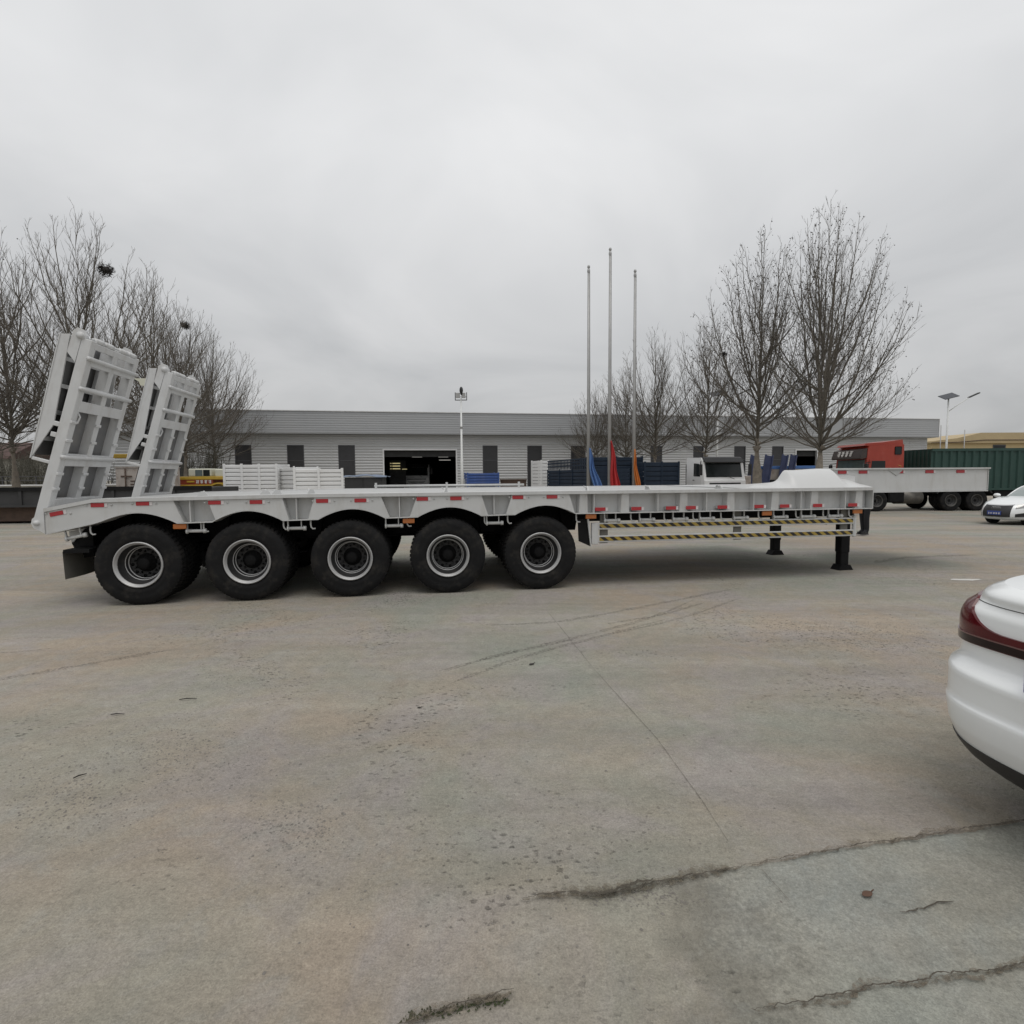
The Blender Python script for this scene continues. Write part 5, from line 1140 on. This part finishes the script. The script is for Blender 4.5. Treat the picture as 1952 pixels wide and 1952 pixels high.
# ------------------------------------------------------------------ left side: dark flatbed, crane truck, rusty cabin, shed, shrubs
x0 = at(-160, 920, 20).x; x1 = at(400, 920, 20.6).x
df = thing('dark_flatbed_trailer', 'dark grey steel flatbed trailer parked behind the ramps at left', 'trailer', (x0, 20, 0), math.atan2(0.6, x1 - x0)); L = x1 - x0
MB().box((0, 0.02, 0.62), (L, 2.3, 1.30)).build('bed', 'dark_grey_box', df)
MB().box((0, -0.05, 1.22), (L, 0.018, 1.36)).build('side_rail', 'black_steel', df); MB().box((0, -0.05, 0.62), (L, 0.018, 0.70)).build('lower_rail', 'dark_grey_box', df)
for k in range(int(L / 1.1)): x = 0.3 + k * 1.1; MB().box((x, -0.03, 0.702), (x + 0.10, 0.018, 1.218)).build('stake_pocket', 'dark_grey_box', df)
MB().box((0.2, 0.3, 0.08), (L - 0.2, 2.0, 0.60)).build('skid_timber', 'brown_timber', df)
for x in (L - 1.3, L - 2.6): wheel(df, x, 0.15, 0.50, scale=0.9)
# yellow crane truck
xa = at(300, 900, 26).x; cr_ = thing('yellow_crane_truck', 'yellow and cream truck crane with red panels, seen right of the second ramp', 'crane', (xa, 26, 0))
def cxp(px): return at(px, 900, 26).x - xa
def czp(py, px=390): return at(px, py, 26).z
MB().box((0.3, 0.02, 1.35), (cxp(401), 2.2, czp(905))).build('body', 'crane_red', cr_)
MB().bbox((cxp(352) - 0.6, 0.0, czp(905) + 0.001), (cxp(421), 2.3, czp(899)), 0.02).build('deck', 'yellow', cr_)
MB().bbox((cxp(354), 0.05, czp(899) + 0.002), (cxp(397), 2.2, czp(884)), 0.04).build('cab', 'cream', cr_)
MB().box((cxp(368), 0.03, czp(898)), (cxp(381), 0.048, czp(886.5))).build('cab_window', 'glass_teal', cr_)
MB().box((cxp(383), 0.03, czp(898)), (cxp(395), 0.048, czp(886.5))).build('cab_window', 'glass_dark', cr_)
MB().bbox((cxp(404), 0.1, czp(899) + 0.002), (cxp(421), 2.0, czp(886)), 0.02).build('front_cab', 'cream', cr_)
mb = MB(); text_strokes(mb, cxp(369), czp(912), 0.16, 4, -0.012, 5, 5); mb.build('lettering', 'letter_white', cr_)
MB().box((cxp(352), -0.01, 1.45), (cxp(366), 0.018, czp(907))).build('yellow_panel', 'yellow', cr_)
MB().box((cxp(340), -0.03, 1.22), (cxp(400), 1.8, 1.345)).build('sill', 'yellow', cr_)
MB().box((0.3, 0.3, 0.5), (cxp(421), 1.9, 1.215)).build('chassis', 'black_steel', cr_)
mb = MB(); c_ = Vector((cxp(412), 0.1, 0.75)); prof = [(0.62 + (0.06 if k in (1, 2) else 0), v) for k, v in enumerate((0, 0, 0.5, 0.5))]
n_ = 14
for k in range(n_):
    a0, a1 = math.pi * k / n_, math.pi * (k + 1) / n_
    mb.add([(c_.x + 0.62 * math.cos(a0), -0.02, c_.z + 0.62 * math.sin(a0)), (c_.x + 0.62 * math.cos(a1), -0.02, c_.z + 0.62 * math.sin(a1)), (c_.x + 0.69 * math.cos(a1), -0.02, c_.z + 0.69 * math.sin(a1)), (c_.x + 0.69 * math.cos(a0), -0.02, c_.z + 0.69 * math.sin(a0)), (c_.x + 0.69 * math.cos(a0), 0.4, c_.z + 0.69 * math.sin(a0)), (c_.x + 0.69 * math.cos(a1), 0.4, c_.z + 0.69 * math.sin(a1))], [(0, 1, 2, 3), (3, 2, 5, 4)])
mb.build('wheel_arch', 'yellow', cr_)
wheel(cr_, cxp(412), 0.0, 0.72, scale=1.05); wheel(cr_, 1.0, 0.0, 0.55)
MB().bbox((-4.5, 0.7, czp(863, 250)), (cxp(305), 1.1, czp(855, 250)), 0.03).build('boom', 'yellow', cr_)
MB().box((cxp(297), 0.75, 1.3), (cxp(304), 1.05, czp(864))).build('boom_post', 'yellow', cr_)
# rusty white cabin
xa = at(218, 900, 23.5).x; rc = thing('rusty_cabin', 'rusty white steel cabin with bolted door, seen between the two ramps', 'cabin', (xa, 23.5, 0))
MB().box((0, 0.02, 0.75), (1.55, 2.0, 2.12)).build('cabin_wall', 'rust_white', rc)
MB().box((0.02, -0.01, 0.9), (0.42, 0.018, 2.0)).build('door', 'rust_white', rc)
mb = MB(); mb.cyl((0.44, -0.03, 0.8), (0.44, -0.03, 2.08), 0.025, 6); mb.box((0.25, -0.04, 1.72), (0.72, -0.011, 1.78)); mb.box((0.3, -0.04, 0.95), (0.8, -0.011, 1.01)); mb.build('lock_bar', 'brown_timber', rc)
for z in (1.25, 1.38, 1.52): MB().box((0.62, 0.0, z), (1.45, 0.018, z + 0.05)).build('vent_slat', 'brown_timber', rc)
MB().box((-0.03, -0.02, 2.122), (1.58, 2.03, 2.16)).build('cabin_roof', 'rust_white', rc)
MB().box((0.1, 0.1, 0), (1.45, 1.9, 0.748)).build('cabin_base', 'dark_grey_box', rc)
# old wall with rail and red-roofed shed at the far left
xa = at(-140, 900, 34).x; xb = at(232, 900, 34).x
ow = thing('yard_wall', 'old pale yard wall with rail on top at the far left', 'wall', (xa, 34, 0))
MB().box((0, 0, 0), (xb - xa, 0.25, 1.25)).build('wall_face', 'wall_old', ow); MB().box((-0.05, -0.04, 1.252), (xb - xa + 0.05, 0.3, 1.33)).build('coping', 'trim_light', ow)
for k in range(12): MB().box((0.4 + k * 1.05, 0.1, 1.332), (0.45 + k * 1.05, 0.15, 1.85)).build('rail_post', 'window_frame', ow)
for z in (1.58, 1.82): MB().box((0, 0.06, z), (xb - xa, 0.098, z + 0.04)).build('rail', 'window_frame', ow)
xa = at(-150, 900, 46).x; rs = thing('red_roof_shed', 'low shed with dull red roof behind the twigs at left edge', 'shed', (xa, 46, 0))
ww = at(18, 900, 46).x - xa
MB().box((0, 0, 0), (ww, 5, 3.4)).build('shed_wall', 'wall_old', rs); MB().prism([(-0.4, 3.402), (5.4, 3.402), (5.2, 3.6), (2.5, 4.9), (-0.2, 3.6)], -0.3, ww + 0.3, axis='x').build('roof', 'roof_red', rs)
def shrub(px, Y, h, wid, seed, label):
    r = random.Random(seed); mb = MB(); b = at(px, 900, Y)
    for i in range(150):
        a = r.random() * 6.28; rr = r.random() ** 0.5 * wid * 0.5; p0 = Vector((math.cos(a) * rr * 0.7, math.sin(a) * rr * 0.7, 0)); hh = h * r.uniform(0.55, 1.0)
        p1 = Vector((math.cos(a) * rr, math.sin(a) * rr, hh * 0.5)) + Vector((r.gauss(0, .15), r.gauss(0, .15), 0)); p2 = p1 + Vector((r.gauss(0, .35), r.gauss(0, .35), hh * 0.5))
        mb.tube([p0, p1, p2], [0.022, 0.016, 0.006], 3, cap=False)
        for k in range(9): q = p0.lerp(p1, r.random()) if k < 3 else p1.lerp(p2, r.random()); mb.tube([q, q + Vector((r.gauss(0, .25), r.gauss(0, .25), r.uniform(-0.1, 0.45)))], [0.010, 0.005], 3, cap=False)
    o = mb.build('bare_shrub', 'shrub_twig', fix=False); o.location = (b.x, Y, 0); tag(o, label, 'shrub', 'bare shrubs behind the yard wall')
for i, (px, Y, h, wd, lab) in enumerate(((-70, 37, 3.6, 4.0, 'bare shrub cut by left edge behind the pale wall'), (25, 38, 4.2, 4.2, 'tall bare shrub in front of the red roof shed'), (95, 37, 3.6, 3.4, 'bare shrub behind the lower end of the near ramp'), (160, 39, 3.6, 3.6, 'bare shrub showing through the near ramp'), (385, 36, 4.2, 2.8, 'reddish bare shrub above the yellow crane truck'))): shrub(px, Y, h, wd, 60 + i, lab)
# overhead wire at left
mb = MB(); a = at(-150, 800, 60); b = at(240, 812, 60); mb.tube([a.lerp(b, t / 10) - Vector((0, 0, 0.5 * math.sin(math.pi * t / 10))) for t in range(11)], 0.03, 4)
tag(mb.build('overhead_wire', 'black_plastic'), 'sagging black overhead wire crossing behind the left trees', 'cable')

# ------------------------------------------------------------------ cars
class CarBody:
    """plan outlines (superellipse) stacked in height; x=0 rear, x=L front, y=0 centre"""
    def __init__(s, L=4.7, b=0.91, nr=5.2, nf=3.2, zs=1.09):
        s.zs = zs; s.L, s.b, s.nr, s.nf = L, b, nr, nf; s.xc = L * 0.5
        s.rear = [(0.20, 0.20), (0.26, 0.11), (0.33, 0.050), (0.42, 0.012), (0.50, 0.0), (0.515, 0.001), (0.53, 0.013), (0.60, 0.014), (0.648, 0.010), (0.668, 0.022), (0.684, 0.066), (0.71, 0.082), (0.76, 0.088), (0.86, 0.078), (0.915, 0.085), (0.945, 0.105), (0.965, 0.105), (0.985, 0.10), (1.0, 0.105), (1.015, 0.125), (1.03, 0.17)]
        s.front = [(0.20, 0.16), (0.26, 0.06), (0.33, 0.015), (0.42, 0.0), (0.52, 0.0), (0.60, 0.01), (0.70, 0.035), (0.80, 0.08), (0.90, 0.17), (0.96, 0.27), (1.0, 0.42), (1.03, 0.62)]
        s.side = [(0.20, 0.12), (0.28, 0.04), (0.40, 0.015), (0.55, 0.0), (0.70, 0.0), (0.80, 0.006), (0.88, 0.012), (0.93, 0.035), (0.97, 0.10), (1.0, 0.125), (1.03, 0.17)]
    def top(s, x):
        t = x / s.L
        pts = [(0, 1.035), (0.18, 1.06), (0.30, 1.02), (0.5, 0.98), (0.68, 0.99), (0.80, 0.94), (0.92, 0.84), (1.0, 0.74)]
        return 0.2 + (interp(pts, t) - 0.2) * s.zs
    def pt(s, phi, z, off=0.0):
        c, si = math.cos(phi), math.sin(phi); rear = c < 0
        n = s.nr if rear else s.nf
        ins = interp(s.rear if rear else s.front, z); sd_ = interp(s.side, z)
        a = (s.xc - ins) + off; b = s.b - sd_ + off
        x = s.xc + a * math.copysign(abs(c) ** (2 / n), c); y = b * math.copysign(abs(si) ** (2 / n), si)
        k = (s.top(min(max(x, 0), s.L)) - 0.2) / (1.035 - 0.2)
        return Vector((x, y, 0.2 + (z - 0.2) * k + 0.0))
    def shell(s, m, parent, name='body'):
        mb = MB(); zs = sorted(set([p[0] for p in s.rear + s.front + s.side] + [0.30, 0.47, 0.57, 0.63, 0.73, 0.83, 0.98])); nu = 200
        mb.grid(lambda u, v: s.pt(u * 2 * math.pi, zs[int(round(v * (len(zs) - 1)))]), nu, len(zs) - 1, closed_u=True)
        # top cap, crowned
        def capf(u, v):
            p = s.pt(u * 2 * math.pi, 1.03); q = Vector((s.xc + (p.x - s.xc) * (1 - v * 0.999), p.y * (1 - v), 0)); h = 0.045 * (1 - (1 - v) ** 2)
            q.z = s.top(min(max(q.x, 0), s.L)) - 0.004 + h; 
            if v == 0: q.z = p.z
            return q
        mb.grid(capf, nu, 10, closed_u=True)
        return mb.build(name, m, parent)
    def phi_y(s, y, rear=True, z=0.8):
        n = s.nr if rear else s.nf; b = s.b - interp(s.side, z); a = math.asin(min(1, (abs(y) / b)) ** (n / 2)); a = math.copysign(a, y); return math.pi - a if rear else a
    def patch(s, name, m, parent, phi0, phi1, zlo, zhi, off=0.006, nu=30, nv=8):
        """closed raised patch lying on the body; zlo/zhi: functions of u"""
        mb = MB()
        def f(u, v, o): return s.pt(phi0 + (phi1 - phi0) * u, zlo(u) + (zhi(u) - zlo(u)) * v, o)
        mb.grid(lambda u, v: f(u, v, off), nu, nv)
        for (fa, n) in ((lambda u, w: f(u, 0, off - (off + 0.01) * w), nu), (lambda u, w: f(u, 1, off - (off + 0.01) * w), nu), (lambda v, w: f(0, v, off - (off + 0.01) * w), nv), (lambda v, w: f(1, v, off - (off + 0.01) * w), nv)): mb.grid(fa, n, 1, smooth=False)
        return mb.build(name, m, parent, fix=False)
def greenhouse(o, cb, glass='glass_dark', paint='car_white'):
    L = cb.L
    def ring(v, u):
        x0 = 0.78 + 0.80 * v; x1 = L * 0.70 - 0.95 * v; b = 0.80 - 0.24 * v; xc = (x0 + x1) / 2; a = (x1 - x0) / 2; c, s_ = math.cos(u), math.sin(u); n = 3.2
        return Vector((xc + a * math.copysign(abs(c) ** (2 / n), c), b * math.copysign(abs(s_) ** (2 / n), s_), 0.99 + 0.40 * math.sin(v * math.pi / 2)))
    mb = MB(); mb.grid(lambda u, v: ring(v, u * 6.28318), 72, 8, closed_u=True); mb.build('windows', glass, o)
    mb = MB(); mb.grid(lambda u, v: (lambda p: Vector((p.x + (L * 0.45 - p.x) * v, p.y * (1 - v), p.z + 0.045 * (1 - (1 - v) ** 2))))(ring(1.0, u * 6.28318)), 72, 6, closed_u=True); mb.build('roof', paint, o)
    for u in (0.62, -0.62, math.pi - 0.55, math.pi + 0.55, 1.45, -1.45):
        pts = [ring(v / 6, u) for v in range(7)]; MB().tube([p + Vector((0, 0.004 * (1 if p.y > 0 else -1), 0)) for p in pts], 0.028, 6).build('pillar', paint, o)
def car_wheels(o, L):
    for x in (0.95, L - 0.85):
        for sgn in (1, -1):
            w_ = empty('wheel', o, (x, sgn * 0.66, 0.325), (0, 0, math.pi if sgn > 0 else 0)); w_.scale = (0.61, 0.61, 0.61)
            put('tyre', TY, w_); put('rim', RM, w_)
# near white saloon, rear-left corner in the frame; heading +X
NC = thing('white_saloon', 'glossy white saloon at the right edge, only its rear corner in frame', 'car', (2.165, 1.99, 0), 0.15)
cb = CarBody()
cb.shell('car_white', NC)
greenhouse(NC, cb); car_wheels(NC, cb.L)
ph_side = math.pi - 1.16
def tail(sgn):
    pa = cb.phi_y(0.88, True, 0.84); pb = cb.phi_y(0.40, True, 0.84)
    # from the side (u=0) to the tailgate (u=1)
    f0, f1 = (math.pi - 1.30, cb.phi_y(0.12, True, 0.84)); 
    if sgn < 0: f0, f1 = 2 * math.pi - f0, 2 * math.pi - f1
    lo = lambda u: 0.760 + 0.045 * (1 - sstep(u * 3)) + 0.02 * sstep((u - 0.5) * 2)
    hi = lambda u: 0.968 - 0.118 * sstep((u - 0.60) / 0.32) - 0.075 * (1 - sstep(u * 4))
    l = empty('taillight', NC)
    cb.patch('lens', 'car_red_lens', l, f0, f1, lo, hi, 0.010, 44, 10)
    cb.patch('lens_dark_band', 'car_dark_lens', l, f0 + (f1 - f0) * 0.12, f1, lambda u: lo(0.12 + 0.88 * u) + 0.004, lambda u: lo(0.12 + 0.88 * u) + 0.036, 0.014, 30, 4)  # darker band along the foot of the lens
    cb.patch('lens_line', 'car_lens_line', l, f0 + (f1 - f0) * 0.2, f1, lambda u: lo(0.2 + 0.8 * u) + 0.037, lambda u: lo(0.2 + 0.8 * u) + 0.043, 0.015, 30, 2)
    cb.patch('lens_corner', 'car_red_bright', l, f0 + (f1 - f0) * 0.02, f0 + (f1 - f0) * 0.2, lambda u: 0.85 - 0.02 * u, lambda u: 0.89 + 0.035 * u, 0.0135, 14, 5)
tail(1); tail(-1)
cb.patch('lower_trim', 'black_plastic', NC, math.pi - 1.45, math.pi + 1.45, lambda u: 0.215, lambda u: 0.36 + 0.02 * math.cos(u * 6.28), 0.004, 60, 5)
cb.patch('boot_gap', 'black_plastic', NC, math.pi - 1.2, math.pi + 1.2, lambda u: 0.9535, lambda u: 0.9565, 0.0012, 60, 1)
MB().bbox((-0.02, -0.23, 0.72), (0.09, 0.23, 0.84), 0.01).build('number_plate', 'plate_blue', NC)

# white car at the right, facing left towards the yard
q = on_ground(1890, 990, -0.25)
cy = 19.6; q = at(1876, 960, cy)
WC = thing('white_saloon', 'small white saloon with blue number plate facing the yard, cut by right edge', 'car', (0, 0, 0), 0)
hd = R(196); cb2 = CarBody(nf=2.9, zs=1.0)
fx = Vector((math.cos(hd), math.sin(hd), 0)); WC.location = Vector((q.x, cy, -0.25)) - fx * cb2.L; WC.rotation_euler = (0, 0, hd)
cb2.shell('car_white', WC); greenhouse(WC, cb2, 'glass_windscreen'); car_wheels(WC, cb2.L)
f = lambda y, z=0.6: cb2.phi_y(y, False, z)
def fp(name, m, y0, y1, lo, hi, off=0.006, par=WC): return cb2.patch(name, m, par, f(y0), f(y1), lo, hi, off, 24, 6)
kz = 1 / ((0.74 - 0.2) / (1.035 - 0.2))
Z = lambda z: 0.2 + (z - 0.2) * kz      # true height at the nose -> body level
fp('grille', 'black_plastic', -0.44, 0.44, lambda u: Z(0.30), lambda u: Z(0.66), 0.008)
fp('grille_frame', 'chrome', -0.46, 0.46, lambda u: Z(0.662), lambda u: Z(0.678), 0.010)
for sgn in (1, -1):
    fp('headlight', 'headlamp_glass', sgn * 0.52, sgn * 0.86, lambda u: Z(0.555 + 0.03 * u), lambda u: Z(0.665 + 0.01 * u), 0.008)
    fp('fog_intake', 'black_plastic', sgn * 0.54, sgn * 0.84, lambda u: Z(0.30), lambda u: Z(0.40 + 0.05 * u), 0.006)
    fp('lower_bar', 'chrome', sgn * 0.02, sgn * 0.8, lambda u: Z(0.275), lambda u: Z(0.29), 0.008)
for k in range(4):
    y = (k - 1.5) * 0.066; p = cb2.pt(f(y), Z(0.60), 0.012)
    mb = MB(); mb.tube([Vector((p.x + 0.004, p.y + 0.044 * math.cos(t * 0.5236), p.z + 0.044 * math.sin(t * 0.5236))) for t in range(13)], 0.007, 4); mb.build('badge_ring', 'chrome', WC)
p = cb2.pt(f(0.0), Z(0.44), 0.0)
MB().bbox((p.x + 0.008, -0.22, p.z - 0.07), (p.x + 0.022, 0.22, p.z + 0.07), 0.004).build('number_plate', 'plate_blue', WC)
mb = MB(); mb.M = Matrix.Translation((p.x + 0.0225, 0, p.z - 0.045)) @ Matrix.Rotation(R(90), 4, 'Z')
text_strokes(mb, -0.19, 0.0, 0.065, 5, -0.008, 3, 4); mb.build('plate_characters', 'letter_white', WC)
for sgn in (1, -1):
    m = MB(); m.grid(lambda u, v: Vector((3.05 + 0.09 * math.sin(v * 3.1416) * math.cos(u * 6.283), sgn * 0.98 + 0.12 * math.cos(v * 3.1416), 1.02 + 0.075 * math.sin(v * 3.1416) * math.sin(u * 6.283))), 10, 6); m.build('mirror', 'car_white', WC)

# ------------------------------------------------------------------ person behind the neck
def person():
    g = on_ground(1630, 1008); o = thing('person', 'person in black clothes and dark shoes standing behind the trailer neck', 'person', (g.x, g.y, 0), R(-70))
    J = {'pel': (0, 0, .86), 'sp': (0, 0.0, 1.05), 'ch': (0, 0.01, 1.25), 'nk': (0, 0, 1.41), 'hd': (0, -0.01, 1.50),
         'hl': (.09, 0, .82), 'kl': (.08, -.03, .45), 'al': (.065, .02, .09), 'tl': (.075, -.14, .035), 'hr': (-.09, 0, .82), 'kr': (-.085, .03, .45), 'ar': (-.07, .06, .09), 'tr': (-.075, -.10, .035),
         'sl': (.18, 0, 1.36), 'el': (.23, .04, 1.09), 'wl': (.22, -.05, .85), 'sr': (-.18, 0, 1.36), 'er': (-.23, .04, 1.09), 'wr': (-.22, -.05, .85)}
    RD = dict(pel=.135, sp=.125, ch=.14, nk=.055, hd=.06, hl=.095, kl=.075, al=.065, tl=.04, hr=.095, kr=.075, ar=.065, tr=.04, sl=.07, el=.052, wl=.036, sr=.07, er=.052, wr=.036)
    E_ = [('pel', 'sp'), ('sp', 'ch'), ('ch', 'nk'), ('nk', 'hd'), ('pel', 'hl'), ('hl', 'kl'), ('kl', 'al'), ('al', 'tl'), ('pel', 'hr'), ('hr', 'kr'), ('kr', 'ar'), ('ar', 'tr'), ('ch', 'sl'), ('sl', 'el'), ('el', 'wl'), ('ch', 'sr'), ('sr', 'er'), ('er', 'wr')]
    ks = list(J); me = bpy.data.meshes.new('body'); me.from_pydata([J[k] for k in ks], [(ks.index(a), ks.index(b)) for a, b in E_], []); me.materials.append(MAT['cloth_black'])
    b = put('body', me, o); md = b.modifiers.new('skin', 'SKIN'); 
    for i, k in enumerate(ks): me.skin_vertices[0].data[i].radius = (RD[k], RD[k] * 0.85)
    me.skin_vertices[0].data[0].use_root = True
    b.modifiers.new('sub', 'SUBSURF').levels = 2; b.modifiers['sub'].render_levels = 2
    mb = MB(); mb.grid(lambda u, v: Vector((0.076 * math.sin(v * 3.1416) * math.cos(u * 6.283), -0.012 + 0.095 * math.sin(v * 3.1416) * math.sin(u * 6.283), 1.56 + 0.115 * math.cos(v * 3.1416))), 16, 10); mb.tube([(0, -0.10, 1.57), (0, -0.122, 1.54), (0, -0.10, 1.53)], 0.012, 5); mb.build('head', 'skin', o)
    mb = MB(); mb.grid(lambda u, v: Vector((0.083 * math.sin(v * 1.75) * math.cos(u * 6.283), 0.004 + 0.098 * math.sin(v * 1.75) * math.sin(u * 6.283), 1.572 + 0.118 * math.cos(v * 1.75))), 16, 8); mb.build('hair', 'stick_dark', o)
    for sx_ in (1, -1):
        mb = MB(); mb.grid(lambda u, v: Vector((sx_ * 0.22 + 0.02 * math.sin(v * 3.14) * math.cos(u * 6.283), -0.06 + 0.032 * math.sin(v * 3.14) * math.sin(u * 6.283), 0.80 + 0.05 * math.cos(v * 3.14))), 8, 5)
        for k in range(4): mb.tube([(sx_ * 0.22, -0.085 + k * 0.017, 0.77), (sx_ * 0.218, -0.088 + k * 0.017, 0.73), (sx_ * 0.21, -0.084 + k * 0.016, 0.695 - 0.006 * (k in (1, 2)))], [0.009, 0.008, 0.006], 5)
        mb.tube([(sx_ * 0.21, -0.09, 0.80), (sx_ * 0.20, -0.115, 0.765), (sx_ * 0.198, -0.118, 0.74)], [0.011, 0.009, 0.007], 5); mb.build('hand', 'skin', o)
    for (x, y) in ((.07, -.06), (-.072, -.02)):
        mb = MB(); mb.prism([(-0.045, -0.09), (0.045, -0.09), (0.05, 0.06), (0.03, 0.14), (-0.03, 0.14), (-0.05, 0.06)], 0.0, 0.02, axis='z'); mb.prism([(-0.04, -0.08), (0.04, -0.08), (0.045, 0.05), (0.02, 0.12), (-0.02, 0.12), (-0.045, 0.05)], 0.0205, 0.07, axis='z')
        s_ = mb.build('shoe', 'black_plastic', o); s_.location = (x, y, 0); s_.rotation_euler = (0, 0, math.pi)
person()

# ------------------------------------------------------------------ small litter on the concrete
def leaf(px, py, sz, label, m='leaf_dry', rot=0.0, kind='leaf', z=0.004):
    p = gp(px, py); mb = MB()
    if kind == 'leaf':
        mb.grid(lambda u, v: Vector(((u - 0.5) * sz * 2, (v - 0.5) * sz * (max(0.0, math.sin(u * 3.1416)) ** 0.7) * 1.1, 0.012 * sz * 20 * (abs(v - 0.5) + 0.3 * math.sin(u * 5)) * 0.3 + 0.002)), 10, 6)
        mb.tube([(sz, 0, 0.004), (sz * 1.5, 0.1 * sz, 0.004)], 0.0015, 4)
    else: mb.tube([(-sz, 0, 0.006), (-sz * 0.2, 0.02 * sz, 0.010), (sz, -0.03 * sz, 0.006)], [0.003, 0.0042, 0.002], 5)
    o = mb.build('dry_leaf' if kind == 'leaf' else 'twig_piece', m, fix=False); o.location = (p.x, p.y, z); o.rotation_euler = (0, 0, rot)
    if kind == 'leaf': o.modifiers.new('thick', 'SOLIDIFY').thickness = 0.0015
    tag(o, label, 'leaf' if kind == 'leaf' else 'twig', 'litter on the concrete')
leaf(1636, 1692, 0.026, 'curled brown dry leaf on the slab at lower right', rot=0.4, z=0.011)
leaf(1003, 1254, 0.030, 'dark scrap on the concrete below the rear-most front wheel', 'stick_dark', 0.8)
leaf(222, 1350, 0.045, 'dark twig scrap at left, below the first wheel', 'stick_dark', 0.1, 'twig')
leaf(355, 1321, 0.06, 'dark twig lying below the second wheel', 'stick_dark', 0.2, 'twig')
leaf(151, 1467, 0.030, 'short black stick nearest the lower left corner', 'stick_dark', 0.9, 'twig')
leaf(791, 1336, 0.014, 'tiny dark scrap on the open concrete left of centre', 'stick_dark', 0.0)
